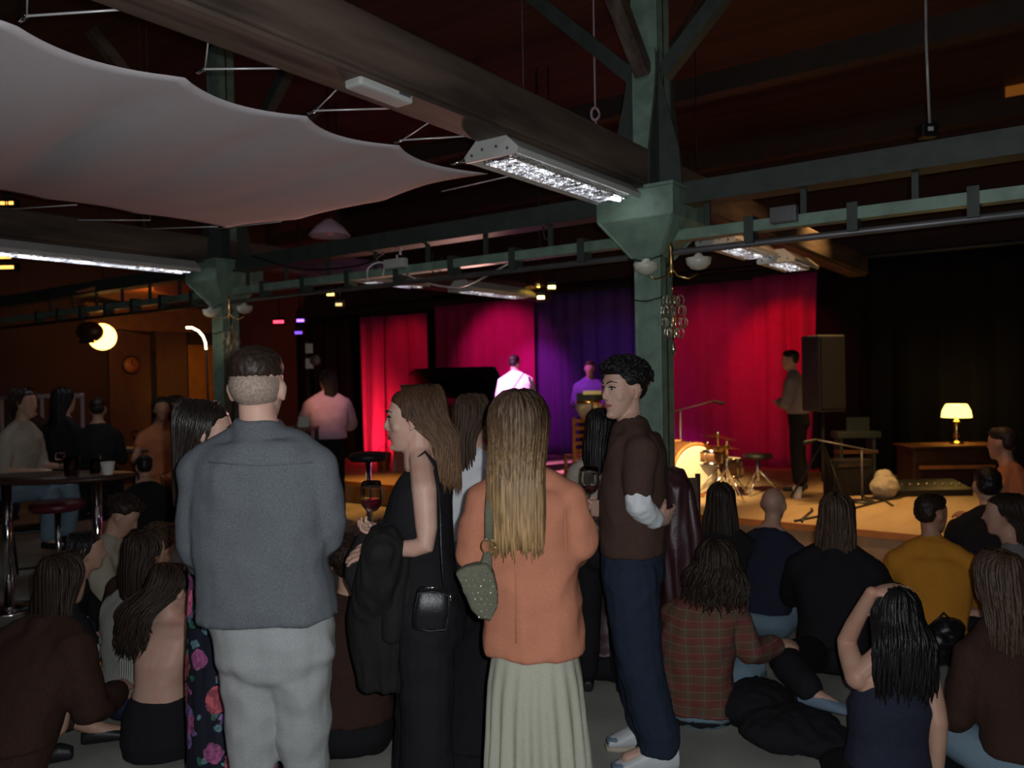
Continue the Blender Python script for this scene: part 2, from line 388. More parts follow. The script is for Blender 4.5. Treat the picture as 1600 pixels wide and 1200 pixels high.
# hair
M['h_black'] = hairm('black hair', (0.012, 0.010, 0.010), (0.016, 0.013, 0.013), contrast=0.5, rough=0.42)
M['h_dark'] = hairm('dark brown hair', (0.03, 0.018, 0.012), (0.04, 0.025, 0.016))
M['h_brown'] = hairm('brown hair', (0.07, 0.04, 0.024), (0.10, 0.055, 0.03))
M['h_blonde'] = hairm('dark blond hair', (0.085, 0.042, 0.022), (0.26, 0.145, 0.075), 1.25, 1.6, contrast=0.4)
M['h_blonde2'] = hairm('long blond hair', (0.075, 0.043, 0.027), (0.42, 0.26, 0.115), 1.2, 1.64, contrast=0.35)
M['h_sleek'] = hairm('sleek dark hair', (0.02, 0.014, 0.012), (0.045, 0.03, 0.022), 1.2, 1.6, rough=0.32)
M['stubble'] = plain('cropped hair over skin', (0.36, 0.27, 0.215), 0.8, scale=120, var=0.2)
M['brow'] = plain('eyebrow hair', (0.02, 0.012, 0.01), 0.8)
M['lip'] = plain('lips', (0.42, 0.13, 0.12), 0.45, var=0.05)
M['eyew'] = plain('eye white', (0.42, 0.38, 0.36), 0.2, var=0.02)
M['iris'] = plain('dark iris', (0.03, 0.018, 0.01), 0.15)
# clothes
M['c_grey'] = fabric('grey blue wool', (0.125, 0.138, 0.152), (0.085, 0.095, 0.107), 260)
M['c_trous'] = fabric('pale grey cotton', (0.30, 0.31, 0.31), (0.24, 0.25, 0.255), 300, blot=0.1)
M['c_black'] = fabric('black cotton', (0.016, 0.016, 0.019), (0.010, 0.010, 0.012), 300)
M['c_black2'] = fabric('washed black wool', (0.022, 0.02, 0.021), (0.014, 0.013, 0.014), 220)
M['c_coral'] = fabric('coral cotton drill', (0.47, 0.19, 0.115), (0.40, 0.155, 0.092), 300, blot=0.12)
M['c_skirt'] = fabric('pale sage cotton', (0.37, 0.375, 0.30), (0.32, 0.325, 0.26), 300, blot=0.08)
M['c_brown'] = fabric('dark brown wool', (0.085, 0.048, 0.036), (0.055, 0.03, 0.024), 240)
M['c_white'] = fabric('white jersey', (0.75, 0.78, 0.8), (0.68, 0.7, 0.73), 320, blot=0.05)
M['c_jean'] = fabric('dark indigo denim', (0.026, 0.038, 0.068), (0.016, 0.024, 0.045), 320)
M['c_jeanl'] = fabric('pale blue denim', (0.2, 0.29, 0.36), (0.15, 0.22, 0.28), 320)
M['c_plaid'] = plaidm()
M['c_floral'] = floralm()
M['c_navy'] = fabric('navy cotton', (0.028, 0.032, 0.055), (0.018, 0.02, 0.038), 260)
M['c_mustard'] = fabric('mustard cotton', (0.62, 0.27, 0.03), (0.52, 0.2, 0.02), 260)
M['c_cream'] = fabric('cream knit', (0.45, 0.41, 0.33), (0.34, 0.31, 0.25), 200, bump=0.6)
def ribm():
    m, nt, b = newmat('white ribbed knit'); v = coords(nt)
    w = ND(nt, 'ShaderNodeTexWave', wave_type='BANDS', bands_direction='X'); w.inputs['Scale'].default_value = 26; nt.links.new(v, w.inputs['Vector'])
    w.inputs['Distortion'].default_value = 0.6
    nt.links.new(mixc(nt, w.outputs['Fac'], (0.27, 0.27, 0.25), (0.5, 0.5, 0.46)), b.inputs['Base Color']); inp(b, 'Roughness', 0.95); bump_n(nt, b, w.outputs['Fac'], 0.8, 0.006); return m
M['c_rib'] = ribm()
M['c_maroon'] = plain('maroon leather', (0.05, 0.016, 0.022), 0.4, scale=20, bump=0.3)
M['c_darkbrown'] = fabric('brown corduroy', (0.055, 0.027, 0.02), (0.035, 0.017, 0.012), 220)
M['c_lilac'] = fabric('pale pink shirt cotton', (0.62, 0.42, 0.5), (0.52, 0.36, 0.43), 200)
M['c_shirtw'] = fabric('white shirt cotton', (0.85, 0.83, 0.85), (0.8, 0.78, 0.8), 200)
M['c_orange'] = fabric('orange dress cotton', (0.55, 0.2, 0.09), (0.45, 0.15, 0.07), 200)
M['c_greyshirt'] = fabric('grey brown shirt', (0.26, 0.23, 0.23), (0.2, 0.18, 0.18), 200)
M['c_purple'] = fabric('purple shirt', (0.25, 0.14, 0.42), (0.2, 0.1, 0.35), 200)
M['snake'] = snakem()
M['olive'] = fabric('olive suede', (0.12, 0.12, 0.085), (0.09, 0.09, 0.06), 200)
M['sneaker'] = plain('white leather', (0.62, 0.64, 0.66), 0.5, var=0.06)
M['suedeblue'] = fabric('blue grey suede', (0.18, 0.25, 0.33), (0.13, 0.18, 0.25), 300)
M['gum'] = plain('cream rubber', (0.5, 0.44, 0.34), 0.6)
M['maroonseat'] = plain('maroon vinyl', (0.12, 0.012, 0.025), 0.4)
# ------------------------------------------------------------------ organic surfaces
def nz(p, s, seed=0.0): return noise.noise(Vector((p.x * s + seed, p.y * s - seed, p.z * s + seed * 0.37)))
def organic(name, bm, mat, parent, vox=0.012, smooth=3, disp=None, keep_z=None):
    """unite overlapping closed volumes into ONE continuous surface, then shape it"""
    me = bpy.data.meshes.new('tmp'); bmesh.ops.recalc_face_normals(bm, faces=bm.faces[:]); bm.to_mesh(me); bm.free()
    t = bpy.data.objects.new('tmp', me); COL.objects.link(t)
    r = t.modifiers.new('r', 'REMESH'); r.mode = 'VOXEL'; r.voxel_size = vox; r.adaptivity = 0
    if smooth:
        s = t.modifiers.new('s', 'SMOOTH'); s.iterations = smooth; s.factor = 0.5
    dg = bpy.context.evaluated_depsgraph_get(); dg.update()
    m2 = bpy.data.meshes.new_from_object(t.evaluated_get(dg)); m2.name = name
    bpy.data.objects.remove(t); bpy.data.meshes.remove(me)
    if disp:
        cs = [(v.co.copy(), v.normal.copy()) for v in m2.vertices]
        for v, (c, n) in zip(m2.vertices, cs):
            d = disp(c, n)
            v.co = c + (n * d if not isinstance(d, Vector) else d)
    return obj(name, m2, mat, parent)
def folds(amp=0.006, s=9, seed=0.0, hang=False):
    def f(c, n):
        q = Vector((c.x * (1.6 if hang else 1), c.y * (1.6 if hang else 1), c.z * (0.25 if hang else 1)))
        a = nz(q, s, seed); b = nz(q, s * 2.3, seed + 5)
        return amp * ((1 - abs(a) * 2.2) * 0.7 + b * 0.5)
    return f
def ring_loft(bm, rings, n=22, sup=2.3, close=True):
    """rings: (centre, half width, half depth, lateral unit vector, forward unit vector)"""
    rs = []
    if len(rings) < 2: return
    for c, a, b, lx, fy in rings:
        l = []
        for k in range(n):
            t = 2 * PI * k / n; ct, st = math.cos(t), math.sin(t)
            x = math.copysign(abs(ct) ** (2 / sup), ct) * a; y = math.copysign(abs(st) ** (2 / sup), st) * b
            l.append(bm.verts.new(c + lx * x + fy * y))
        rs.append(l)
    for p, q in zip(rs, rs[1:]):
        for k in range(n): bm.faces.new((p[k], p[(k + 1) % n], q[(k + 1) % n], q[k]))
    if close: bm.faces.new(rs[0][::-1]); bm.faces.new(rs[-1])
def V3(*a): return Vector(a)
def rotz(v, a): return Vector((v[0] * math.cos(a) - v[1] * math.sin(a), v[0] * math.sin(a) + v[1] * math.cos(a), v[2]))

class Head:
    def __init__(s, c, yaw=0.0, pitch=0.0, tilt=0.0, k=1.0):
        s.c = Vector(c); s.k = k
        s.R = (Matrix.Rotation(yaw, 3, 'Z') @ Matrix.Rotation(pitch, 3, 'X') @ Matrix.Rotation(tilt, 3, 'Y'))
    def p(s, x, y, z): return s.c + s.R @ (Vector((x, y, z)) * s.k)
    def ell(s, bm, c, r, rx=0, ry=0, rz=0, **k):
        R = s.R @ Matrix.Rotation(rz, 3, 'Z') @ Matrix.Rotation(ry, 3, 'Y') @ Matrix.Rotation(rx, 3, 'X')
        ell_bm(bm, s.p(*c), [q * s.k for q in r], R, **k)
    def tube(s, bm, pts, rad, **k): tube_bm(bm, [s.p(*p) for p in pts], [r * s.k for r in rad], dome=True, **k)
    def skull(s, bm, detail=True):
        s.ell(bm, (0, -0.012, 0.035), (0.076, 0.096, 0.088), n=24, m=14)
        R = []
        for z, y, a, b in ((0.085, 0.03, 0.05, 0.048), (0.050, 0.03, 0.067, 0.061), (0.01, 0.03, 0.067, 0.062), (-0.03, 0.028, 0.061, 0.062),
                           (-0.06, 0.03, 0.052, 0.058), (-0.088, 0.036, 0.040, 0.048), (-0.108, 0.048, 0.026, 0.032), (-0.116, 0.055, 0.014, 0.018)):
            R.append((s.p(0, y, z), a * s.k, b * s.k, s.R @ V3(1, 0, 0), s.R @ V3(0, 1, 0)))
        ring_loft(bm, R, sup=2.2)
        if not detail: 
            s.tube(bm, [(0, 0.085, 0.02), (0, 0.104, -0.022)], [0.010, 0.014])
        else:
            s.tube(bm, [(0, 0.085, 0.034), (0, 0.094, 0.010), (0, 0.106, -0.014), (0, 0.104, -0.024)], [0.0085, 0.0080, 0.0095, 0.008])
            for q in (-1, 1):
                s.ell(bm, (q * 0.011, 0.096, -0.027), (0.009, 0.011, 0.008))
                s.tube(bm, [(q * 0.010, 0.088, 0.036), (q * 0.032, 0.084, 0.039), (q * 0.052, 0.066, 0.032)], [0.008, 0.009, 0.007])
                s.ell(bm, (q * 0.042, 0.055, -0.018), (0.022, 0.022, 0.024))
            s.tube(bm, [(-0.022, 0.082, -0.050), (0, 0.092, -0.047), (0.022, 0.082, -0.050)], [0.006, 0.0075, 0.006])
            s.tube(bm, [(-0.018, 0.080, -0.064), (0, 0.089, -0.066), (0.018, 0.080, -0.064)], [0.006, 0.008, 0.006])
            s.ell(bm, (0, 0.079, -0.098), (0.019, 0.016, 0.015))
        for q in (-1, 1):
            s.ell(bm, (q * 0.079, -0.010, 0.002), (0.008, 0.019, 0.031), rz=q * -0.35, rx=-0.15)
            s.ell(bm, (q * 0.084, -0.018, 0.010), (0.006, 0.011, 0.021), rz=q * -0.45)
            s.ell(bm, (q * 0.076, -0.002, -0.024), (0.007, 0.009, 0.011))
    def features(s, par, brows='brow', lips='lip'):
        for q in (-1, 1):
            bm = NB(); s.ell(bm, (q * 0.031, 0.076, 0.014), (0.0125, 0.0115, 0.0058)); obj('eye', bm, M['eyew'], par)
            bm = NB(); s.ell(bm, (q * 0.031, 0.0868, 0.0135), (0.0058, 0.0024, 0.0058)); obj('iris', bm, M['iris'], par)
            bm = NB(); s.tube(bm, [(q * 0.015, 0.090, 0.021), (q * 0.031, 0.0905, 0.0235), (q * 0.047, 0.078, 0.019)], [0.0022, 0.0038, 0.0022]); obj('eyelid', bm, M['brow'], par)
            bm = NB(); s.tube(bm, [(q * 0.013, 0.097, 0.038), (q * 0.032, 0.093, 0.046), (q * 0.054, 0.072, 0.039)], [0.004, 0.0048, 0.002], flat=0.6); obj('eyebrow', bm, M[brows], par)
        bm = NB()
        s.tube(bm, [(-0.024, 0.084, -0.055), (-0.008, 0.0975, -0.051), (0, 0.0975, -0.052), (0.008, 0.0975, -0.051), (0.024, 0.084, -0.055)], [0.002, 0.0045, 0.004, 0.0045, 0.002])
        s.tube(bm, [(-0.022, 0.083, -0.058), (0, 0.0955, -0.063), (0.022, 0.083, -0.058)], [0.002, 0.0055, 0.002]); obj('lips', bm, M[lips], par)

def hand_bm(bm, w, d, n, curl=0.6, side=1, k=1.0, thumb=0.5):
    """w wrist, d towards the fingers, n out of the back of the hand; side +1: thumb on the n x d side"""
    w = Vector(w); d = Vector(d).normalized(); n = Vector(n); n = (n - d * n.dot(d)).normalized(); s = n.cross(d).normalized() * side
    R = []
    for t, a, b in ((-0.01, 0.026, 0.019), (0.02, 0.032, 0.018), (0.055, 0.041, 0.016), (0.088, 0.040, 0.012)):
        R.append((w + d * t * k, a * k, b * k, s, n))
    ring_loft(bm, R, n=14)
    for i, (o, L) in enumerate(((0.031, 0.074), (0.010, 0.083), (-0.011, 0.077), (-0.031, 0.060))):
        p = w + (d * (0.080 - abs(i - 1.2) * 0.004) + s * o) * k; dd = d + s * o * 2.2; pts = [p]; a = 0.25 * curl
        dd.normalize()
        for f, add in ((0.45, 0.5), (0.3, 0.75), (0.25, 0.6)):
            v = dd * math.cos(a) - n * math.sin(a); p = p + v * L * f * k; pts.append(p); a += add * curl + 0.06 * i * curl
        tube_bm(bm, pts, [0.0098 * k, 0.0092 * k, 0.0083 * k, 0.007 * k], 8, dome=True)
    p = w + (d * 0.022 + s * 0.026 - n * 0.006) * k
    v1 = (d * 0.75 + s * 0.75 - n * 0.25 * (1 + thumb)).normalized(); v2 = (d * 0.95 + s * 0.25 - n * 0.5 * (1 + thumb)).normalized()
    tube_bm(bm, [p, p + v1 * 0.036 * k, p + v1 * 0.036 * k + v2 * 0.030 * k, p + v1 * 0.036 * k + v2 * 0.054 * k - n * 0.006 * k], [0.014 * k, 0.0115 * k, 0.0105 * k, 0.008 * k], 8, dome=True)

def lerp_chain(pts, rad, frac):
    """cut a chain at joint-parameter frac"""
    P, R = [pts[0]], [rad[0]]
    for i in range(1, len(pts)):
        if frac >= i: P.append(pts[i]); R.append(rad[i])
        else:
            t = frac - (i - 1)
            if t > 0.02: P.append(pts[i - 1].lerp(pts[i], t)); R.append(rad[i - 1] * (1 - t) + rad[i] * t)
            break
    return P, R
def limb(bm, pts, rad, n=14):
    P = []; Rr = []
    for i in range(len(pts) - 1):
        for t in (0, 0.34, 0.67):
            P.append(pts[i].lerp(pts[i + 1], t)); r = rad[i] * (1 - t) + rad[i + 1] * t; Rr.append(r)
    P.append(pts[-1]); Rr.append(rad[-1])
    Q = list(P)
    for j in range(1, len(P) - 1): Q[j] = P[j] * 0.7 + (P[j - 1] + P[j + 1]) * 0.15
    tube_bm(bm, Q, Rr, n, dome=True)

ARM_R = (0.050, 0.039, 0.025); LEG_R = (0.085, 0.056, 0.038)
def make_person(s):
    """s: dict of joints in the root's frame; body is one surface, garments and hair are its fellow parts"""
    root = thing('person', s['label'], 'person', s['loc'], s['rz'], s.get('group'))
    k = s.get('k', 1.0); vox = s.get('vox', 0.014); fine = vox < 0.009
    T = s['torso']                       # [(centre, half width, half depth)] from shoulders down to hips
    ty = s.get('tyaw', 0.0); tys = s.get('tyaws', [ty] * len(T))
    hd = s['head']
    bm = NB(); hd.skull(bm, fine)
    nb = s.get('neck', T[0][0])
    tube_bm(bm, [hd.p(0, -0.018, -0.045), hd.p(0, -0.012, -0.085).lerp(nb, 0.4), nb], [0.053 * k, 0.055 * k, 0.062 * k], 14, dome=True)
    def rings(i0, i1, infl, infd=None, shr=1.0):
        return [(c, (a + infl) * shr, (b + (infd if infd is not None else infl)) * shr, rotz((1, 0, 0), y), rotz((0, 1, 0), y)) for (c, a, b), y in list(zip(T, tys))[i0:i1]]
    ring_loft(bm, rings(0, len(T), 0, shr=s.get('shr', 0.9)))
    nk = hd.p(0, -0.012, -0.085).lerp(nb, 0.25); nk = V3((nk.x + nb.x) / 2, (nk.y + nb.y) / 2, nk.z)
    for a in s.get('arms', []): tube_bm(bm, [nk, a[0].lerp(nk, 0.35) + V3(0, 0, 0.0), a[0]], [0.040 * k, 0.044 * k, 0.046 * k], 12, dome=True)
    ar = [r * k for r in s.get('arm_r', ARM_R)]; lr = [r * k for r in s.get('leg_r', LEG_R)]
    for a in s.get('arms', []): limb(bm, a, ar)
    for l in s.get('legs', []): limb(bm, l[:3], lr)
    for h in s.get('hands', []): hand_bm(bm, **h)
    fi = s.get('feet', [])
    for l, f in zip(s.get('legs', []), fi):
        f = Vector(f)
        tube_bm(bm, [l[2], l[2] + f * 0.05 + V3(0, 0, -0.03), l[2] + f * 0.14 + V3(0, 0, -0.05)], [0.036 * k, 0.036 * k, 0.026 * k], 10, dome=True)
    body = organic('body', bm, M[s.get('skin', 'skin1')], root, max(vox * s.get('bodyvox', 1), 0.0048), 2)
    if s.get('face'): hd.features(root)
    for j, g in enumerate(s.get('clothes', [])):
        bm = NB(); kind = g['kind']; inf = g.get('infl', 0.012)
        if kind == 'top':
            i0, i1 = g.get('range', (0, len(T)))
            R = rings(i0, i1, inf, g.get('infd'))
            if g.get('hem'): # extra flare of the last ring
                c, a, b, x, y = R[-1]; R[-1] = (c, a + g['hem'], b + g['hem'], x, y)
            ring_loft(bm, R, sup=g.get('sup', 2.3))
            tube_bm(bm, [nb + V3(0, 0, -0.07), nb + V3(0, 0, -0.01), nb.lerp(nk, 0.5) + V3(0, 0, 0.004)], [0.085 * k + inf * .5, 0.072 * k + inf * .6, 0.060 * k + inf * .5], 16)
            if g.get('trap', True):
                for a in s.get('arms', []): tube_bm(bm, [nk.lerp(a[0], .12) + V3(0, 0, -.022), a[0].lerp(nk, 0.42) + V3(0, 0, -0.006), a[0]], [(0.040 * k + inf * .6), (0.044 * k + inf * .8), (0.046 * k + inf)], 12, dome=True)
            fr = g.get('sleeve', 2)
            if not isinstance(fr, (list, tuple)): fr = (fr, fr)
            for a, f in zip(s.get('arms', []), fr):
                if f > 0:
                    P, Q = lerp_chain(a, ar, f); limb(bm, P, [q + g.get('sl', inf * 1.1) for q in Q])
            if g.get('collar'):
                top = nk + V3(0, -0.0, -0.02 + 0.05 * g['collar']); tube_bm(bm, [nk + V3(0, 0, -0.07), top], [0.082 * k, 0.068 * k], 18)
        elif kind == 'trousers':
            i0 = g.get('from', len(T) - 2)
            R = rings(i0, len(T), inf * 0.6)
            if g.get('crotch', True):
                c, a, b, x, y = R[-1]; R.append((c + V3(0, 0, -0.045 * k), a * 0.86, b * 0.85, x, y)); R.append((c + V3(0, 0, -0.075 * k), a * 0.6, b * 0.6, x, y))
            ring_loft(bm, R)
            for l in s['legs']:
                P, Q = lerp_chain(l[:3], lr, g.get('len', 1.95)); limb(bm, P, [q + inf * (1 + g.get('wide', 0.4) * i) for i, q in enumerate(Q)])
        elif kind == 'rings':
            ring_loft(bm, [(c, a, b, rotz((1, 0, 0), g.get('yaw', ty)), rotz((0, 1, 0), g.get('yaw', ty))) for c, a, b in g['rings']], n=30, sup=g.get('sup', 2.2))
            for P, Q in g.get('tubes', []): tube_bm(bm, P, Q, 12, dome=True)
        elif kind == 'raw': g['fn'](bm)
        organic(g['name'], bm, M[g['mat']], root, g.get('vox', vox), g.get('smooth', 9 if kind == 'top' else 4), (g['disp'] if g.get('disp') else (folds(g.get('fold', 0.004), g.get('fs', 8), j * 3.1 + len(s['label']) * 0.7, g.get('hang', False)) if g.get('fold', 0.004) else None)))
        if g.get('label'): list(root.children)[-1]['label'] = g['label']
    for nm, mt, l, f in s.get('shoes', []):
        f = Vector(f).normalized(); bm = NB(); a = Vector(l)
        z = a.z - 0.075
        side = Vector((-f.y, f.x, 0))
        R = [(a - f * 0.055 + V3(0, 0, -0.045), 0.028, 0.03, side, V3(0, 0, 1)), (a + V3(0, 0, -0.035), 0.038, 0.042, side, V3(0, 0, 1)),
             (a + f * 0.07 + V3(0, 0, -0.045), 0.042, 0.034, side, V3(0, 0, 1)), (a + f * 0.14 + V3(0, 0, -0.055), 0.046, 0.024, side, V3(0, 0, 1)), (a + f * 0.185 + V3(0, 0, -0.06), 0.032, 0.017, side, V3(0, 0, 1))]
        ring_loft(bm, R, n=16); organic(nm, bm, M[mt], root, min(vox, 0.008), 2)
    h = s.get('hair')
    if h: hair(root, hd, h)
    return root

def hair(root, H, h):
    """a head of hair: an inner mass plus individual locks, ONE mesh"""
    kind = h['kind']; rnd = random.Random(h.get('seed', 3)); bm = NB(); big = h.get('big', 1.0)
    if kind == 'cropped':
        H.ell(bm, (0, -0.015, 0.070), (0.079, 0.098, 0.070), n=24, m=12)
        H.ell(bm, (0, 0.035, 0.092), (0.062, 0.055, 0.042), n=20, m=10)
        if h.get('low'): H.ell(bm, (0, -0.052, 0.030), (0.074, 0.060, 0.072), n=20, m=10)
        organic('hair', bm, M[h['mat']], root, 0.006, 1, lambda c, n: 0.0035 * nz(c, 90) + 0.002 * nz(c, 200))
        return
    if kind == 'curly':
        H.ell(bm, (0, -0.025, 0.058), (0.084 * big, 0.100 * big, 0.080 * big), n=24, m=12)
        H.ell(bm, (0, 0.016, 0.094), (0.070 * big, 0.072 * big, 0.044 * big), n=20, m=10)
        H.ell(bm, (0, -0.056, 0.020), (0.066 * big, 0.050 * big, 0.062 * big), n=20, m=10)
        for i in range(h.get('n', 240)):
            ph = rnd.uniform(0, 2 * PI); th = rnd.uniform(0, h.get('th', 1.75))
            if math.cos(ph) > 0.55 and th > 1.12: continue
            dx, dy, dz = math.sin(th) * math.sin(ph), math.sin(th) * math.cos(ph), math.cos(th)
            base = Vector((dx * 0.082 * big, -0.02 + dy * 0.098 * big, 0.052 + dz * 0.082 * big))
            nrm = Vector((dx, dy, dz)); u, v = basis(nrm); r = rnd.uniform(0.008, 0.015) * h.get('curl', 1); a0 = rnd.uniform(0, 6)
            if dy > 0.2 and dz > 0: base = base + Vector((0, 0.026 * dy, 0.012 * dy))
            tl = rnd.uniform(0.6, 1.2) * h.get('curl', 1)
            pts = []
            for q in range(9):
                a = a0 + q * 0.85
                pts.append(H.p(*(base + u * math.cos(a) * r + v * math.sin(a) * r + nrm * (q * 0.0022 * tl) + Vector((0, 0, -h.get('drop', 0) * q / 8)))))
            tube_bm(bm, pts, [0.0052 * H.k] * 8 + [0.0015], 5)
        return obj('hair', bm, M[h['mat']], root)
    # long hair: hangs to z_end (root frame), mass behind/around the neck
    ze = h['z_end']; W_ = h.get('w', 0.10); back = h.get('back', -0.09); n = h.get('n', 260); gap = h.get('gap', 0.9); wave = h.get('wave', 0.0)
    off = Vector(h.get('off', (0, 0, 0))); dpt = h.get('d', 0.035); front = h.get('front', 0.0)
    cx = H.R @ V3(1, 0, 0); cy = H.R @ V3(0, 1, 0); cy = Vector((cy.x, cy.y, 0)).normalized(); cx = Vector((cy.y, -cy.x, 0))
    # inner mass
    mass = NB(); H.ell(mass, (0, -0.024, 0.046), (0.082 * big, 0.096 * big, 0.082 * big), n=24, m=12)
    H.ell(mass, (h.get('part', 0.0), 0.006, 0.080), (0.070 * big, 0.074 * big, 0.044 * big), n=20, m=10)
    z0 = H.c.z + 0.03
    R = []
    for t in (0, 0.15, 0.3, 0.5, 0.75, 0.96):
        z = z0 + (ze + 0.03 - z0) * t
        e = min(1, t * 2.2)
        c = Vector((H.c.x, H.c.y, z)) + cy * (-0.055 * (1 - e) * H.k + back * e) + off * t
        wd = (0.074 * big * (1 - e) + W_ * 0.86 * e) * (1 - h.get('taper', 0.15) * t); R.append((c, wd, (0.055 * (1 - e) + dpt * e) * (1 - 0.3 * t), cx, cy))
    ring_loft(mass, R, n=20)
    me = organic('hair', mass, M[h['mat']], root, h.get('vox', 0.010), 3, lambda c, nn: 0.004 * nz(Vector((c.x * 3.5, c.y * 3.5, c.z * (0.3 if not wave else 1.5))), 20))
    bm.from_mesh(me.data)
    for i in range(n):
        ph = rnd.uniform(gap, 2 * PI - gap); sx, sy = math.sin(ph), math.cos(ph)
        # start by the parting, run down the skull
        pts = []; j = rnd.uniform(0.98, 1.06); part = h.get('part', 0.0)
        y0 = rnd.uniform(-0.07, 0.06) if abs(sx) > 0.25 else rnd.uniform(-0.09, -0.03)
        for q in range(5):
            th = 0.12 + q * 0.36
            e = Vector((sx * math.sin(th) * 0.086 * big * j, (sy * math.sin(th) * 0.102 * big - 0.014 - 0.008 * math.sin(th)) * j + y0 * (1 - math.sin(th)), 0.046 + math.cos(th) * 0.086 * big * j))
            e.x += part * (1 - math.sin(th))
            pts.append(H.p(*e))
        a = pts[-1]; zl = ze + rnd.gauss(0, h.get('ragged', 0.02)); sweep = (ph - gap) / (2 * PI - 2 * gap) * 2 - 1
        side = -math.copysign(1, sweep) if False else (1 if sx > 0 else -1)
        lat = (1 - 2 * abs(0.5 - 0.5 * (1 - sy))) if False else abs(sx)
        tx = sx * W_ * rnd.uniform(0.75, 1.08)
        tgt = Vector((H.c.x, H.c.y, 0)) + cx * tx * (1 - h.get('taper', 0.15)) + cy * (back + dpt * sy * 1.15 + (front if sy > 0.15 else 0)) + off
        m = 8; w0 = rnd.uniform(0, 6); amp = wave * rnd.uniform(0.6, 1.2)
        for q in range(1, m + 1):
            t = q / m; e = min(1, t * 2.0); e = e * e * (3 - 2 * e)
            x = a.x + (tgt.x - a.x) * e; y = a.y + (tgt.y - a.y) * e; z = a.z + (zl - a.z) * t
            p = Vector((x, y, z)) + cx * math.sin(w0 + z * 34) * amp * t + cy * math.cos(w0 + z * 30) * amp * t
            pts.append(p)
        r = rnd.uniform(0.0035, 0.0085) * h.get('lock', 1)
        tube_bm(bm, pts, [r * 0.7] + [r] * (len(pts) - 3) + [r * 0.7, r * 0.15], 5, flat=0.5, ref=cx)
    old = me.data; bm.to_mesh(old); bm.free()
    for p in old.polygons: p.use_smooth = True
    return me

class View:
    """root at the ground below pixel column px0, d0 metres ahead; f(px, py, dy) gives root-frame points"""
    def __init__(s, px0, d0, z=0.0):
        s.loc = G(px0, d0, z); s.rz = YAW - PI / 2; s.d = d0
        s.inv = Matrix.Rotation(-s.rz, 3, 'Z')
    def __call__(s, px, py, dy=0.0):
        return s.inv @ (W(px, py, s.d + dy) - s.loc)

def pose(kind, k=1.0, fem=False, lean=0.1, seed=1, armpose=None, seat=0.45, hyaw=0.0, hp=0.0):
    """canonical poses in a frame that faces +y"""
    r = random.Random(seed); o = {}
    sh = 0.175 if fem else 0.20; hw = 0.16 if fem else 0.165
    if kind == 'stand': hip = V3(0, 0, 0.92)
    elif kind == 'floor': hip = V3(0, 0, 0.13)
    elif kind == 'stool': hip = V3(0, 0, seat + 0.10)
    up = V3(0, math.sin(lean), math.cos(lean)); L = 0.50
    nbp = hip + up * (L + 0.02) * 1.0
    T = [(nbp + V3(0, -0.01, 0.0), 0.055, 0.055), (nbp - up * 0.045, sh * 0.72, 0.075), (nbp - up * 0.10, sh, 0.095), (nbp - up * 0.22, sh * 0.90, 0.112),
         (nbp - up * 0.36, sh * 0.78, 0.10), (hip + up * 0.05, hw, 0.11), (hip - up * (0.02 if kind != 'stand' else 0.08), hw * 1.03, 0.12)]
    o['torso'] = [(c * k, a * k, b * k) for c, a, b in T]
    o['head'] = Head((nbp + up * 0.20 + V3(0, 0.02, 0)) * k, hyaw, hp, 0, k)
    o['neck'] = nbp * k
    arms = []; hands = []
    for q in (-1, 1):
        s0 = nbp - up * 0.085 + V3(q * (sh - 0.02), 0, 0)
        if armpose == 'folded': el = s0 + V3(q * 0.05, 0.06, -0.27); wr = el + V3(-q * 0.22, 0.12, 0.04)
        elif armpose == 'reach': el = s0 + V3(q * 0.10, 0.10, -0.24); wr = el + V3(-q * 0.08, 0.22, 0.06)
        elif armpose == 'down': el = s0 + V3(q * 0.05, -0.03, -0.28); wr = el + V3(0, 0.05, -0.25)
        elif armpose == 'back': el = s0 + V3(q * 0.08, -0.10, -0.26); wr = el + V3(q * 0.02, -0.08, -0.24)
        elif armpose == 'knees': el = s0 + V3(q * 0.09, 0.14, -0.22); wr = el + V3(-q * 0.13, 0.20, 0.02)
        else: el = s0 + V3(q * 0.06, 0.02, -0.27); wr = el + V3(-q * 0.06, 0.22, 0.0)
        arms.append([s0 * k, el * k, wr * k]); d = (wr - el).normalized()
        hands.append(dict(w=(wr + d * 0.01) * k, d=d, n=V3(q * 0.6, 0, 0.8), curl=0.6, side=-q, k=k))
    o['arms'] = arms; o['hands'] = hands
    legs = []; feet = []
    for q in (-1, 1):
        h0 = hip + V3(q * 0.09, 0, -0.02)
        if kind == 'stand': kn = V3(q * 0.10, 0.02, 0.49); an = V3(q * 0.11, -0.02, 0.09); f = V3(q * 0.15, 1, 0)
        elif kind == 'floor': kn = hip + V3(q * 0.24, 0.36, 0.18 if q > 0 else 0.08); an = V3(-q * 0.06, 0.42, 0.08); f = V3(-q * 0.8, 0.6, 0)
        else: kn = hip + V3(q * 0.13, 0.42, 0.0); an = V3(q * 0.12, 0.40, 0.09) if seat < 0.6 else V3(q * 0.12, 0.36, hip.z - 0.42); f = V3(q * 0.1, 1, 0)
        legs.append([h0 * k, kn * k, an * k]); feet.append(f.normalized())
    o['legs'] = legs; o['feet'] = feet; o['k'] = k
    o['shoes'] = []
    return o
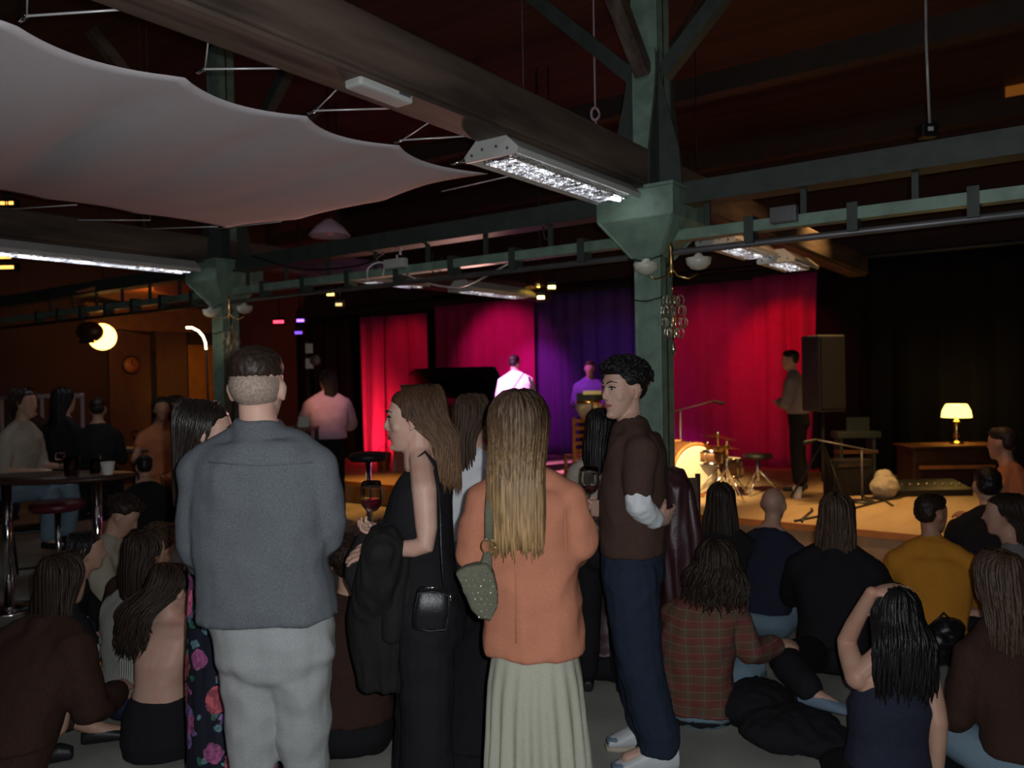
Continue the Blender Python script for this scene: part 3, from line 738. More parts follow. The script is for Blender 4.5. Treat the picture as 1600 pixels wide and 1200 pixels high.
def person(kind, px, d, face, label, skin='skin2', top=None, bottom=None, hair_=None, shoes='black', z=0.0, vox=0.014, group=None, k=1.0, clothes=None, fn=None, **kw):
    """face: 0 looks away from the camera, +90 looks to the left of the picture"""
    s = pose(kind, k=k, **kw)
    s.update(label=label, loc=G(px, d, z), rz=YAW - PI / 2 + math.radians(face), skin=skin, vox=vox, group=group)
    cl = []
    if bottom:
        if bottom[0] == 'skirt':
            hp = s['torso'][-2][0]
            if kind == 'stand': cl.append(dict(kind='rings', name='skirt', mat=bottom[1], rings=[(hp + V3(0, 0, 0.06), 0.15 * k, 0.11 * k), (hp + V3(0, 0, -0.1), 0.19 * k, 0.15 * k), (hp + V3(0, 0, -0.5), 0.24 * k, 0.2 * k)], hang=True, fold=0.01))
        else: cl.append(dict(kind='trousers', name='trousers', mat=bottom[1], infl=0.016, len=bottom[2] if len(bottom) > 2 else 1.9))
    if top: cl.append(dict(kind='top', name=top[0], mat=top[1], infl=top[3] if len(top) > 3 else 0.014, sleeve=top[2], range=(0 if top[2] > 1.4 else 1, 6), fold=0.007))
    if clothes: cl += clothes(s)
    s['clothes'] = cl
    if shoes: s['shoes'] = [('shoe', shoes, l[2], f) for l, f in zip(s['legs'], s['feet'])]
    if hair_:
        h = dict(hair_)
        if 'len' in h: h['z_end'] = s['head'].c.z - h['len']
        s['hair'] = h
    if fn: fn(s)
    return make_person(s)
# ------------------------------------------------------------------ the room
def struct(o): o['kind'] = 'structure'; return o
struct(box('floor', XREAR, XWALL, YR, YL, -0.1, 0.0, M['concrete']))
struct(box('ceiling', XREAR, XWALL + 0.2, YR, YL + 0.2, ZC, ZC + 0.1, M['roof']))
struct(box('wall_back', XWALL, XWALL + 0.2, YR, YL + 0.2, 0, ZC, M['wall']))
struct(box('wall_left', XREAR, XWALL, YL, YL + 0.2, 0, ZC, M['wall']))
struct(box('wall_right', XREAR, XWALL, YR - 0.2, YR, 0, ZC, M['wall']))
# stage
st = thing('stage_platform', 'low pale boarded stage platform running along the curtained back wall', 'stage', (XS, 2.0, 0))
box('deck', 0, XWALL - XS - 0.02, -8.0, 8.6, STAGE_Z - 0.05, STAGE_Z, M['stage'], st)
box('front_panel', 0.03, 0.06, -7.98, 8.58, 0.0, STAGE_Z - 0.05, M['stagefront'], st)
box('edge_strip', -0.012, 0.0, -8.0, 8.6, STAGE_Z - 0.06, STAGE_Z, M['orangewood'], st)

def curtain(name, x, y0, y1, z0, z1, mat, label, pleat=0.16, amp=0.045, seed=0, group=None, gather=0.0):
    bm = NB(); ny = max(8, int(abs(y1 - y0) / 0.025)); nzz = 14; rows = []
    for j in range(nzz + 1):
        t = j / nzz; row = []
        for i in range(ny + 1):
            u = i / ny; y = y0 + (y1 - y0) * u
            y += gather * (1 - t) * (1 - u) * (y1 - y0)
            ph = y / pleat * 2 * PI + 2.2 * noise.noise(Vector((y * 1.3, seed, t * 0.5)))
            a = amp * (0.75 + 0.5 * noise.noise(Vector((y * 2, seed + 3, t)))) * (0.7 + 0.5 * (1 - t))
            row.append(bm.verts.new((x + math.sin(ph) * a + 0.25 * a * math.sin(2.3 * ph + 1), y, z0 + (z1 - z0) * t)))
        rows.append(row)
    for a, b in zip(rows, rows[1:]):
        for i in range(ny): bm.faces.new((a[i], a[i + 1], b[i + 1], b[i]))
    o = obj(name, bm, M[mat]); s = o.modifiers.new('s', 'SOLIDIFY'); s.thickness = 0.012
    tag(o, label, 'curtain', group); return o
def yat(px, X, py=600): return onX(px, py, X).y
gR = None
curtain('stage_curtain', 11.5, yat(1278, 11.5), yat(1178, 11.5), STAGE_Z, 3.08, 'curtain_red', 'bright red velvet curtain at the right end, next to the dark drape', 0.42, 0.07, 1, gather=0.12)
curtain('stage_curtain', 11.55, yat(1183, 11.5), yat(1030, 11.5), STAGE_Z, 3.05, 'curtain_red', 'dark red velvet curtain behind the drum kit, right of the green column', 0.62, 0.06, 2)
curtain('stage_curtain', 11.6, yat(1036, 11.5), yat(832, 11.5), STAGE_Z, 3.10, 'curtain_purple', 'deep blue purple curtain between the pink and the red curtains', 0.3, 0.03, 3)
curtain('stage_curtain', 11.5, yat(836, 11.5), yat(682, 11.5), STAGE_Z, 3.05, 'curtain_red', 'pink lit red velvet curtain behind the grand piano', 0.3, 0.02, 4)
curtain('stage_curtain', 9.6, yat(668, 9.6), yat(596, 9.6), STAGE_Z, 2.74, 'curtain_red', 'red velvet curtain left of the grand piano, set forward of the rest', 0.5, 0.05, 5)
curtain('stage_curtain', 9.5, yat(600, 9.5), yat(566, 9.5), STAGE_Z, 2.74, 'curtain_red', 'narrow leftmost red curtain lit pale pink from below', 0.32, 0.05, 6)
curtain('black_drape', 11.45, -6.5, yat(1281, 11.5), STAGE_Z, 3.18, 'curtain_black', 'black drape covering the back wall right of the red curtain', 0.4, 0.05, 7)
curtain('black_drape', 11.75, yat(700, 11.75), yat(562, 11.75), STAGE_Z, 3.0, 'curtain_black', 'black drape in the gap beside the piano between two red curtains', 0.4, 0.05, 8)
curtain('black_drape', 10.4, yat(568, 10.4), YL - 0.1, 0.02, 2.9, 'curtain_black', 'black drape left of all the red curtains', 0.4, 0.05, 9)
# curtain rail
rl = tube('curtain_rail', [(11.3, -6, 3.2), (11.3, 10, 3.2)], 0.03, M['black']); tag(rl, 'black curtain rail along the top of the stage curtains', 'rail')
# masonry / header above the curtains
struct(box('trim_1', 11.75, XWALL, YR, YL, 3.25, ZC, plain('dark brown boards', (0.06, 0.03, 0.02), 0.9)))

# steel columns
YC = 2.43; XC = 5.03
def column(x, y, label):
    t = thing('steel_column', label, 'column', (x, y, 0))
    bm = NB(); w = 0.098
    box_bm(bm, -w, w, -w, -w + 0.02, 0, ZC); box_bm(bm, -w, w, w - 0.02, w, 0, ZC); box_bm(bm, -0.012, 0.012, -w, w, 0, ZC)
    box_bm(bm, -w + 0.004, -w + 0.016, -w, w, 0, ZC)
    obj('shaft', bm, M['green'], t, smooth=False, bevel=0.004)
    # capital: welded box that widens upwards, with raised corner flanges
    bm = NB(); rr = []
    for h, z in ((0.105, 2.50), (0.27, 2.74), (0.27, 2.93)): rr.append([bm.verts.new((q * h, w_ * h, z)) for q, w_ in ((-1, -1), (1, -1), (1, 1), (-1, 1))])
    for p, q in zip(rr, rr[1:]):
        for k in range(4): bm.faces.new((p[k], p[(k + 1) % 4], q[(k + 1) % 4], q[k]))
    bm.faces.new(rr[0][::-1]); bm.faces.new(rr[-1]); obj('capital', bm, M['green'], t, smooth=False, bevel=0.004)
    for q, w_ in ((-1, -1), (1, -1), (1, 1), (-1, 1)):
        bm = NB(); bar_bm(bm, (q * 0.105, w_ * 0.105, 2.50), (q * 0.272, w_ * 0.272, 2.74), 0.016); bar_bm(bm, (q * 0.272, w_ * 0.272, 2.74), (q * 0.272, w_ * 0.272, 2.93), 0.016); obj('flange', bm, M['green'], t, smooth=False)
    bm = NB(); box_bm(bm, -0.285, 0.285, -0.285, 0.285, 2.93, 2.95); obj('cap_plate', bm, M['green'], t, smooth=False)
    for ax in (0, 1):
        for s in (-1, 1):
            bm = NB(); poly = [(s * 0.09, 2.95), (s * 0.27, 2.95), (s * 0.25, 3.2), (s * 0.16, 3.55), (s * 0.09, 3.9)]
            if ax == 0: Mx = Matrix(((1, 0, 0, 0), (0, 0, 1, -0.11), (0, 1, 0, 0), (0, 0, 0, 1)))
            else: Mx = Matrix(((0, 0, 1, -0.11), (1, 0, 0, 0), (0, 1, 0, 0), (0, 0, 0, 1)))
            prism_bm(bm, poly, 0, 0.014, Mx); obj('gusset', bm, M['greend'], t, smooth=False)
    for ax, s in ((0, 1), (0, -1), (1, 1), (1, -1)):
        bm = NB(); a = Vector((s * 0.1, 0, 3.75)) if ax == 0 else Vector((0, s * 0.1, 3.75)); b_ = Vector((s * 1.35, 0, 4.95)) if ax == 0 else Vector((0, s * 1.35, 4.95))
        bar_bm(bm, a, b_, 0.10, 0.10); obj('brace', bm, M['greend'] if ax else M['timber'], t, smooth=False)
    tube('cable', [(-0.13, -0.13, 2.5), (-0.135, 0.0, 2.47), (-0.13, 0.13, 2.5)], 0.006, M['black'], t)
    tube('cable', [(-0.12, -0.12, 2.22), (-0.125, 0.0, 2.20), (-0.12, 0.12, 2.22)], 0.005, M['black'], t)
    return t
column(XC, YC, 'green riveted steel column right of centre carrying the big timber beam')
column(XC, YC + 4.96, 'green steel column farther off at left, behind the grey-jacketed man')

def timber(y, x0, x1, label):
    t = thing('timber_beam', label, 'beam', (x0, y, 2.95)); L = x1 - x0
    box('beam', 0, L, -0.10, 0.10, 0.0, 0.24, M['timber'], t, bevel=0.012)
    box('lower_flange', 0, L, -0.075, 0.125, -0.018, 0.0, M['timber'], t)
    return t
timber(YC, XREAR + 0.05, 11.2, 'big old brown timber beam crossing overhead from top left to the column')
timber(YC + 4.96, XREAR + 0.05, 11.2, 'brown timber beam above the left bright strip light')
# cross girders along Y through the columns
def girder(x, label):
    t = thing('lattice_girder', label, 'girder', (x, YR, 0)); y0 = 0.1; y1 = YL - YR - 0.1
    box('lower_chord', -0.05, 0.05, y0, y1, 2.60, 2.67, M['green'], t)
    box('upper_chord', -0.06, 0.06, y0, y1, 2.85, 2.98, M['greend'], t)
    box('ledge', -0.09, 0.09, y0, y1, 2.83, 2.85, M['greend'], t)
    i = 0; y = y0 + 0.25
    while y < y1 - 1:
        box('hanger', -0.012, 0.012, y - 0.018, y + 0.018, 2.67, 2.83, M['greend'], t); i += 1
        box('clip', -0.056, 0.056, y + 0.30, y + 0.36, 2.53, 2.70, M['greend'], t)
        y += 0.62
    tube('conduit', [(0.0, y0, 2.53), (0, y1, 2.53)], 0.022, M['grey_metal'], t)
    return t
girder(XC, 'green steel lattice girder crossing through both columns')
tr = thing('roof_beam', 'dark timber purlin high under the roof, between the other two', 'beam', (7.2, 0, 4.3)); box('beam', -0.08, 0.08, YR + 0.1, YL - 0.1, 0, 0.2, M['purlin'], tr)
for x in (2.4, 9.8):
    t = thing('roof_beam', 'dark timber purlin under the roof, %s' % ('nearer the camera' if x < 5 else 'above the stage'), 'beam', (x, 0, 4.3)); box('beam', -0.08, 0.08, YR + 0.1, YL - 0.1, 0, 0.2, M['purlin'], t)

# sail
ZS = 2.9
def sail():
    A = onZ(0, 29, ZS); B = onZ(775, 275, ZS); C = onZ(340, 353, ZS)
    ys = B.y; yf = C.y; xe = (B.x + C.x) / 2
    return ys, yf, xe
YS0, YS1, XE = sail()
gx = sorted([onZ(x, y, ZS).x for x, y in ((20, 33), (300, 115), (480, 181), (620, 228))] + [XE, onZ(20, 33, ZS).x - 0.9, onZ(20, 33, ZS).x - 1.9])
def edge(x, pts, depth):
    for a, b in zip(pts, pts[1:]):
        if a <= x <= b: t = (x - a) / (b - a); return depth * 4 * t * (1 - t)
    return 0.0
bm = NB(); nx, ny = 90, 40; rows = []
gy = [YS0 + (YS1 - YS0) * q / 3 for q in range(4)]
for i in range(nx + 1):
    row = []; x = gx[0] + (XE - gx[0]) * i / nx
    for j in range(ny + 1):
        v = j / ny; e0 = edge(x, gx, 0.11); e1 = edge(x, gx, 0.06)
        y = (YS0 + e0) * (1 - v) + (YS1 - e1) * v
        xx = x - (edge(y, gy, 0.06) * (max(0, (i / nx - 0.6) / 0.4)) ** 1.5 if i > nx * 0.6 else 0)
        sag = -0.10 * math.sin(PI * v) ** 1.0 * (0.6 + 0.4 * math.sin(PI * min(1, i / nx))) + 0.03 * (1 - v) ** 1.2 * min(1, v * 6) * max(math.exp(-((x - q) / 0.10) ** 2) for q in gx) + 0.02 * v * (1 - v) * 4 * math.exp(-((x - v * .5 - gx[3] + .2) / 0.12) ** 2)
        row.append(bm.verts.new((xx, y, ZS + sag)))
    rows.append(row)
for a, b in zip(rows, rows[1:]):
    for j in range(ny): bm.faces.new((a[j], a[j + 1], b[j + 1], b[j]))
so = obj('sail', bm, M['sail']); s = so.modifiers.new('s', 'SOLIDIFY'); s.thickness = 0.004
tag(so, 'large white fabric sail stretched under the roof at top left', 'shade sail')
WL = ('first wire pair, lacing the near sail edge to the beam at the top left corner',)
yb = YC + 0.10; zb = 2.93
names = ['far', 'upper', 'top-left', 'second from top left', 'middle', 'by the small white box', 'by the big strip light', 'at the sail corner']
near = [((42, 25), (295, 8), (44, -95)), ((320, 108), (497, 106), (330, 26)), ((493, 173), (652, 168), (545, 121)), ((628, 219), (738, 212), (682, 184)), ((716, 254), (783, 250), (765, 228))]
lb = ['at the top left of the sail', 'below the beam, second from the left', 'beside the small white ballast box', 'beside the big strip light', 'at the sail corner under the strip light']
for (g, p, q2), l in zip(near, lb):
    a = onZ(g[0], g[1], ZS + 0.0); b1 = onY(p[0], p[1], yb + 0.02)
    t = thing('tension_wire', 'white V-wire lacing sail to timber beam, ' + l, 'wire', a)
    b2 = onY(q2[0], q2[1], yb + 0.02)
    tube('wire', [(0, 0, 0), b1 - a], 0.0042, M['wire'], t, 6); tube('wire', [(0, 0, 0), b2 - a], 0.003, M['wire'], t, 6)
    tube('grommet', [(0, 0, 0), (0, 0.05, -0.0)], 0.008, M['chrome'], t, 6)
far = [((120, 320), (0, 328), (110, 325)), ((122, 344), (235, 344), (118, 325)), ((340, 354), (225, 358), (340, 356)), ((440, 346), (335, 358), (560, 325)), ((690, 299), (820, 270), (775, 276))]
lf = ['at the far left edge', 'stepping down along the far edge', 'near the farther column', 'slack by the green girder', 'right of the sail corner']
for (a, b, c), l in zip(far, lf):
    pa = onZ(a[0], a[1], ZS); pb = onZ(b[0], b[1], ZS + 0.02); t = thing('tension_wire', 'thin white wire under the sail ' + l, 'wire', pa)
    tube('wire', [(0, 0, 0), pb - pa], 0.004, M['wire'], t, 6); tube('hanger', [pb - pa, pb - pa + V3(0, 0, ZC - pb.z)], 0.0015, M['grey_metal'], t, 5)

# strip lights
def louvre_mat():
    m, nt, b = newmat('sparkling louvre foil'); inp(b, 'Metallic', 1.0); inp(b, 'Roughness', 0.08); inp(b, 'Base Color', c4((0.9, 0.9, 0.92)))
    v = coords(nt); bump_n(nt, b, noise_n(nt, v, 60, 2), 1.0, 0.02); return m
M['louvre'] = louvre_mat()
M['tube_glow'] = emis('fluorescent tube with added glow', (0.92, 0.95, 1.0), 5.0)  # glow put into the tubes, standing in for flash glints
M['tube_glint'] = emis('fluorescent tube with painted glint', (0.9, 0.92, 1.0), 22.0)  # stronger glow for the dotted flash reflections in the left louvre
M['end_glint'] = emis('glowing flash glint', (0.92, 0.97, 1.0), 14.0)  # glow imitating the flash glint at the fixture's end
def strip_light(loc, L, label, rz=0.0, lit='tube_glow', hot=True, group=None):
    t = thing('strip_light', label, 'light fixture', loc, rz, group)
    # housing: trapezoid section, along +x
    sec = [(-0.16, 0.0), (-0.17, 0.03), (-0.075, 0.115), (0.075, 0.115), (0.17, 0.03), (0.16, 0.0), (0.10, 0.035), (-0.10, 0.035)]
    Mx = Matrix(((0, 0, 1, 0), (1, 0, 0, 0), (0, 1, 0, 0), (0, 0, 0, 1)))
    bm = NB(); prism_bm(bm, sec, 0.0, L, Mx); obj('housing', bm, M['white_enamel'], t, smooth=False, bevel=0.003)
    bm = NB(); sec2 = [(-0.165, -0.002), (-0.175, 0.03), (-0.078, 0.12), (0.078, 0.12), (0.175, 0.03), (0.165, -0.002)]
    prism_bm(bm, sec2, -0.012, 0.004, Mx); obj('end_plate', bm, M['white_enamel'], t, smooth=False, bevel=0.003)
    for yy in (-0.11, -0.04, 0.05, 0.12): 
        bm = NB(); lathe_bm(bm, [(0.0, 0), (0.008, 0), (0.008, 0.004), (0, 0.004)], (-0.013, yy, 0.05 if abs(yy) < 0.1 else 0.03), 10, (-1, 0, 0)); obj('screw', bm, M['grey_metal'], t)
    bm = NB(); rnd = random.Random(4); n = int(L / 0.022)
    for i in range(n):
        x = 0.05 + (L - 0.1) * i / n; a = rnd.uniform(-0.5, 0.5); q = Matrix.Translation((x, -0.0, 0.012)) @ Matrix.Rotation(a, 4, 'Y') @ Matrix.Rotation(rnd.uniform(-0.3, 0.3), 4, 'Z')
        box_bm(bm, -0.001, 0.001, -0.09, 0.09, -0.014, 0.016, q)
    for yy in (-0.09, 0.09, 0.0): box_bm(bm, 0.05, L - 0.05, yy - 0.002, yy + 0.002, -0.004, 0.03)
    obj('louvre', bm, M['louvre'], t, smooth=False)
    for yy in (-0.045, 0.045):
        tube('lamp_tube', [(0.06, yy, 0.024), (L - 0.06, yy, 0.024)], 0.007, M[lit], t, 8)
    if hot: tube('glint_end', [(L - 0.13, -0.03, 0.006), (L - 0.05, -0.03, 0.006)], 0.016, M['end_glint'], t, 8, dome=True)  # added piece: the flash glint modelled as a glowing end
    return t
p1 = W(768, 222, 4.1); L1 = 1.5
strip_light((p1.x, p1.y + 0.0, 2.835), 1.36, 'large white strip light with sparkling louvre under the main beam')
xl = onZ(-60, 395, 2.8).x; strip_light((xl, YC + 4.9, 2.80), XC - .42 - xl, 'long bright strip light at far left edge under the farther beam', hot=False, lit='tube_glint')
# small ballast box
q1 = onY(545, 130, YC + 0.0); bb = thing('ballast_box', 'small white enamel box fixed under the timber beam', 'box', (q1.x, YC - 0.02, 2.90))
box('case', 0, 0.31, -0.05, 0.05, 0.0, 0.07, M['white_enamel'], bb, bevel=0.012); box('label_plate', 0.22, 0.29, -0.052, -0.05, 0.02, 0.05, M['grey_metal'], bb)
tb = tube('cable', [p1 + V3(0.02, -0.1, 0.02), p1 + V3(-0.05, 0.0, 0.12), p1 + V3(0.0, 0.02, 0.2)], 0.006, M['black']); tag(tb, 'short black cable at the near end of the large strip light', 'cable')
# ------------------------------------------------------------------ standing people, near group
def vpts(V, L): return [(V(*l[:3]), l[3], l[4]) for l in L]
# man in grey jacket
V = View(403, 2.4)
T = vpts(V, [(407, 672, 0, .055, .06), (407, 690, 0, .120, .08), (406, 722, 0, .170, .10), (408, 790, 0, .180, .12), (411, 880, 0, .172, .115), (420, 960, 0, .175, .115), (432, 1020, 0, .166, .12)])
aL = [V(318, 735), V(307, 868, 0.0), V(345, 880, .24)]; aR = [V(492, 733), V(512, 848, 0.02), V(480, 850, .25)]
lL = [V(399, 1040), V(396, 1215, .0), V(401, 1428, -.02)]; lR = [V(464, 1036), V(481, 1215, .03), V(480, 1428, 0)]
def patches_grey(bm): pass
grey = make_person(dict(label='person with faded dark crew cut in grey wool jacket and pale trousers, back turned', loc=V.loc, rz=V.rz, skin='skin1', vox=.009, leg_r=(.086, .046, .034),
    head=Head(V(403, 612), 0.0, 0.0), torso=T, arms=[aL, aR], legs=[lL, lR], feet=[(0, 1, 0), (0, 1, 0)],
    hands=[dict(w=aL[2], d=(.6, .8, 0), n=(0, .2, 1), side=1), dict(w=aR[2], d=(-.6, .8, 0), n=(0, .2, 1), side=-1)],
    clothes=[dict(kind='top', name='jacket', mat='c_grey', infl=.022, sl=.019, sleeve=1.9, collar=.55, range=(1, 6), fold=.012, fs=6, hem=.012),
             dict(kind='trousers', name='trousers', mat='c_trous', infl=.013, wide=.3, fold=.014, fs=7, **{'from': 5})],
    shoes=[('shoe', 'black', lL[2], (0, 1, 0)), ('shoe', 'black', lR[2], (0, 1, 0))],
    hair=dict(kind='cropped', mat='h_dark')))
hd = Head(V(403, 612)); bm = NB(); hd.ell(bm, (0, -0.0165, 0.022), (0.0775, 0.0965, 0.074), n=24, m=14)
organic('faded_hair', bm, M['stubble'], grey, .006, 1)
# collar and seams
Vc = V
tube('seam', [V(325, 722, -.135), V(406, 728, -.139), V(488, 722, -.135)], .0022, M['c_grey'], grey, 6)

# woman with floral dress, beyond him
V = View(352, 2.95)
T = vpts(V, [(338, 748, 0, .05, .05), (342, 760, 0, .11, .07), (345, 785, 0, .155, .09), (348, 830, 0, .155, .115), (352, 900, 0, .135, .10), (358, 960, 0, .16, .115), (360, 1000, 0, .17, .125)])
a1 = [V(345, 790, -.15), V(362, 880, -.12), V(400, 890, -.05)]; a2 = [V(350, 790, .15), V(370, 880, .16), V(420, 870, .1)]
l1 = [V(350, 1000, -.08), V(360, 1120, -.08), V(365, 1270, -.08)]; l2 = [V(370, 1000, .08), V(380, 1120, .08), V(385, 1270, .08)]
make_person(dict(label='person with smooth dark hair in black floral dress, mostly hidden by the grey jacket', loc=V.loc, rz=V.rz, skin='skin1', vox=.009, bodyvox=.8, face=True,
    head=Head(V(322, 680), math.radians(-72), -0.12, 0, .96), torso=T, tyaw=math.radians(-70), arms=[a1, a2], legs=[l1, l2], feet=[(1, .2, 0)] * 2,
    hands=[dict(w=a1[2], d=(1, .2, 0), n=(0, -1, .4)), dict(w=a2[2], d=(1, .2, 0), n=(0, 1, .4), side=-1)],
    clothes=[dict(kind='rings', name='dress', mat='c_floral', yaw=0, fold=.01, hang=True, fs=9, rings=[(V(345, 775), .085, .10), (V(347, 830), .115, .15), (V(352, 900), .115, .13), (V(358, 970), .14, .16), (V(366, 1100), .155, .18), (V(374, 1285), .17, .2)])],
    shoes=[('shoe', 'black', l1[2], (1, .2, 0)), ('shoe', 'black', l2[2], (1, .2, 0))],
    hair=dict(kind='long', mat='h_sleek', z_end=V(322, 775).z, w=.085, back=-.06, gap=1.15, n=260, d=.05, seed=5)))

# blonde woman in profile
V = View(650, 2.95); Vb = V
T = vpts(V, [(657, 726, 0, .048, .048), (660, 738, 0, .105, .065), (661, 758, 0, .15, .085), (654, 806, 0, .15, .108), (662, 872, 0, .125, .095), (668, 930, 0, .15, .11), (672, 985, 0, .16, .12)])
a1 = [V(663, 766, -.155), V(668, 856, -.19), V(603, 858, -.16)]; a2 = [V(655, 764, .15), V(652, 850, .17), V(618, 824, .0)]
l1 = [V(665, 985, -.08), V(668, 1125, -.09), V(668, 1285, -.09)]; l2 = [V(672, 985, .08), V(655, 1125, .1), V(650, 1285, .1)]
def vest(bm):
    ring_loft(bm, [(c, a + .012, b + .014, rotz((1, 0, 0), math.radians(80)), rotz((0, 1, 0), math.radians(80))) for c, a, b in [(V(664, 734), .088, .058)] + T[2:6]])
hdb = Head(V(645, 658), math.radians(90), -0.02, 0, .96)
blonde = make_person(dict(label='person in profile with shoulder-length dark blond hair, sleeveless black outfit, holding a wine glass', loc=V.loc, rz=V.rz, skin='skin1', vox=.0085, bodyvox=.62, face=True,
    head=hdb, torso=T, tyaw=math.radians(80), arms=[a1, a2], legs=[l1, l2], feet=[(-1, 0, 0)] * 2, arm_r=(.045, .036, .024),
    hands=[dict(w=a1[2], d=(-1, .1, -.1), n=(0, -.5, .8)), dict(w=a2[2] + V3(-.005, -.01, 0), d=(-1, -.12, -.02), n=(-.1, .35, -.95), curl=1.0, side=-1, k=.95)],
    clothes=[dict(kind='raw', fn=vest, name='vest_top', mat='c_black', fold=.004),
             dict(kind='trousers', name='trousers', mat='c_black', infl=.018, wide=1.1, fold=.008, **{'from': 4})],
    shoes=[('shoe', 'black', l1[2], (-1, 0, 0)), ('shoe', 'black', l2[2], (-1, 0, 0))],
    hair=dict(kind='long', mat='h_blonde', z_end=V(690, 756).z, w=.075, back=-.115, gap=1.05, big=1.05, n=460, d=.05, seed=8, wave=.006, ragged=.02, taper=.0, off=(0, 0, 0), lock=.8)))
for dy, dx in ((-.105, 0), (.105, 2)):
    tube('strap', [V(632 + dx, 800, dy * .95), V(640 + dx, 760, dy * .92), V(651 + dx, 716, dy * .78), V(664 + dx, 706, dy * .74), V(680 + dx, 722, dy * .8), V(692 + dx, 790, dy)], 0.0085, M['c_black'], blonde, 8, flat=.5, ref=(0, 1, 0))
bm = NB(); ell_bm(bm, hdb.p(.086, -.004, -.032), (.007,) * 3); obj('earring', bm, M['chrome'], blonde)
# crossbody bag
bg = thing('shoulder_bag', 'small black leather crossbody bag at hip of blond profile person', 'bag', V(674, 952, -.24) + Vector((0, 0, 0)))
bg.location = Matrix.Rotation(V.rz, 3, 'Z') @ V(674, 950, -.245) + V.loc; bg.rotation_euler = (0, 0.12, V.rz + .15)
bm = NB(); R = []
for z, a, b in ((-.072, .05, .022), (-.062, .060, .032), (0, .062, .034), (.055, .055, .030), (.068, .047, .018)): R.append((V3(0, 0, z), a, b, V3(1, 0, 0), V3(0, 1, 0)))
ring_loft(bm, R, n=32, sup=4); obj('bag_body', bm, M['blackleather'], bg)
tube('zip', [(-.045, -.005, .066), (0, -.005, .072), (.045, -.005, .066)], .003, M['chrome'], bg)
tube('trim_piping', [(-.055, -.03, -.062), (-.058, -.034, 0), (-.052, -.03, .055), (0, -.03, .064), (.052, -.03, .055), (.058, -.034, 0), (.055, -.03, -.062), (0, -.03, -.07), (-.055, -.03, -.062)], .003, M['blackleather'], bg)
inv = (Matrix.Rotation(V.rz + .15, 4, 'Z') @ Matrix.Rotation(.12, 4, 'Y')).to_3x3().inverted()
def to_local(rootloc, invm, p): return invm @ (p - rootloc)
def VW(V, *a): return Matrix.Rotation(V.rz, 3, 'Z') @ V(*a) + V.loc
loc = Vector(bg.location)
tube('strap', [to_local(loc, inv, VW(V, *p)) for p in ((664, 705, -.085), (680, 728, -.135), (686, 765, -.19), (688, 800, -.225), (689, 850, -.258), (692, 900, -.255), (699, 938, -.25))], .0045, M['blackleather'], bg, 6)
tube('buckle', [(.060, -.01, .03), (.060, -.01, .055)], .006, M['chrome'], bg, 8)
# coat over her arm
Vk = View(592, 2.86); ct = thing('coat', 'black coat draped over forearm of blond profile person', 'coat', Vk.loc, Vk.rz)
bm = NB()
R = [(Vk(x, y, dy), a, b, V3(1, 0, 0), V3(0, 1, 0)) for x, y, dy, a, b in ((601, 822, -.06, .035, .10), (602, 846, -.07, .062, .16), (596, 900, -.04, .082, .13), (590, 960, .03, .098, .085), (596, 1020, .04, .10, .075), (594, 1075, .05, .078, .055))]
ring_loft(bm, R); R = [(Vk(x, y, dy), a, b, V3(1, 0, 0), V3(0, 1, 0)) for x, y, dy, a, b in ((634, 868, 0, .05, .04), (636, 930, 0, .06, .05), (638, 1000, .02, .075, .06), (645, 1075, .04, .06, .05))]
ring_loft(bm, R)
ring_loft(bm, [(Vk(x, y, dy), a, b, V3(1, 0, 0), V3(0, 1, 0)) for x, y, dy, a, b in ((572, 835, .06, .03, .035), (566, 870, .04, .05, .05), (562, 900, .04, .045, .05), (566, 925, .05, .03, .04))])
organic('cloth', bm, M['c_black2'], ct, .010, 3, folds(.016, 9, 4.0, True))
tube('sleeve', [Vk(628, 838, -.02), Vk(622, 870, -.05), Vk(616, 930, -.05), Vk(612, 990, -.05)], [.03, .045, .045, .038], M['c_black2'], ct, 12, dome=True)
for x, y in ((594, 864), (580, 910)): 
    bm = NB(); ell_bm(bm, Vk(x, y, -.085), (.004,) * 3); obj('button', bm, M['chrome'], ct)

def wine_glass(p, label, k=1.0, fill=.03):
    t = thing('wine_glass', label, 'glass', p)
    R = .036 * k
    lathe('bowl', [(0.004, 0.0), (.018 * k, .006), (.031 * k, .022 * k), (R, .045 * k), (.033 * k, .08 * k), (.030 * k, .098 * k), (.0285 * k, .098 * k), (.0315 * k, .08 * k), (.0345 * k, .045 * k), (.0295 * k, .024 * k), (.015 * k, .009), (0, .004)], M['glass'], t, close=False)
    lathe('stem', [(.0035, 0.004), (.003, -.04), (.0035, -.075 * k), (.012, -.08 * k), (.032 * k, -.083 * k), (.033 * k, -.085 * k), (0, -.085 * k)], M['glass'], t, close=False)
    lathe('wine', [(0, .006), (.013 * k, .010), (.0285 * k, .026 * k), (.0325 * k, fill + .008), (0, fill + .008)], M['wine'], t, close=False)
    return t
wine_glass(VW(Vb, 581, 800, -.04), 'wine glass with red wine raised in front of the blond profile person', 1.15, .036)

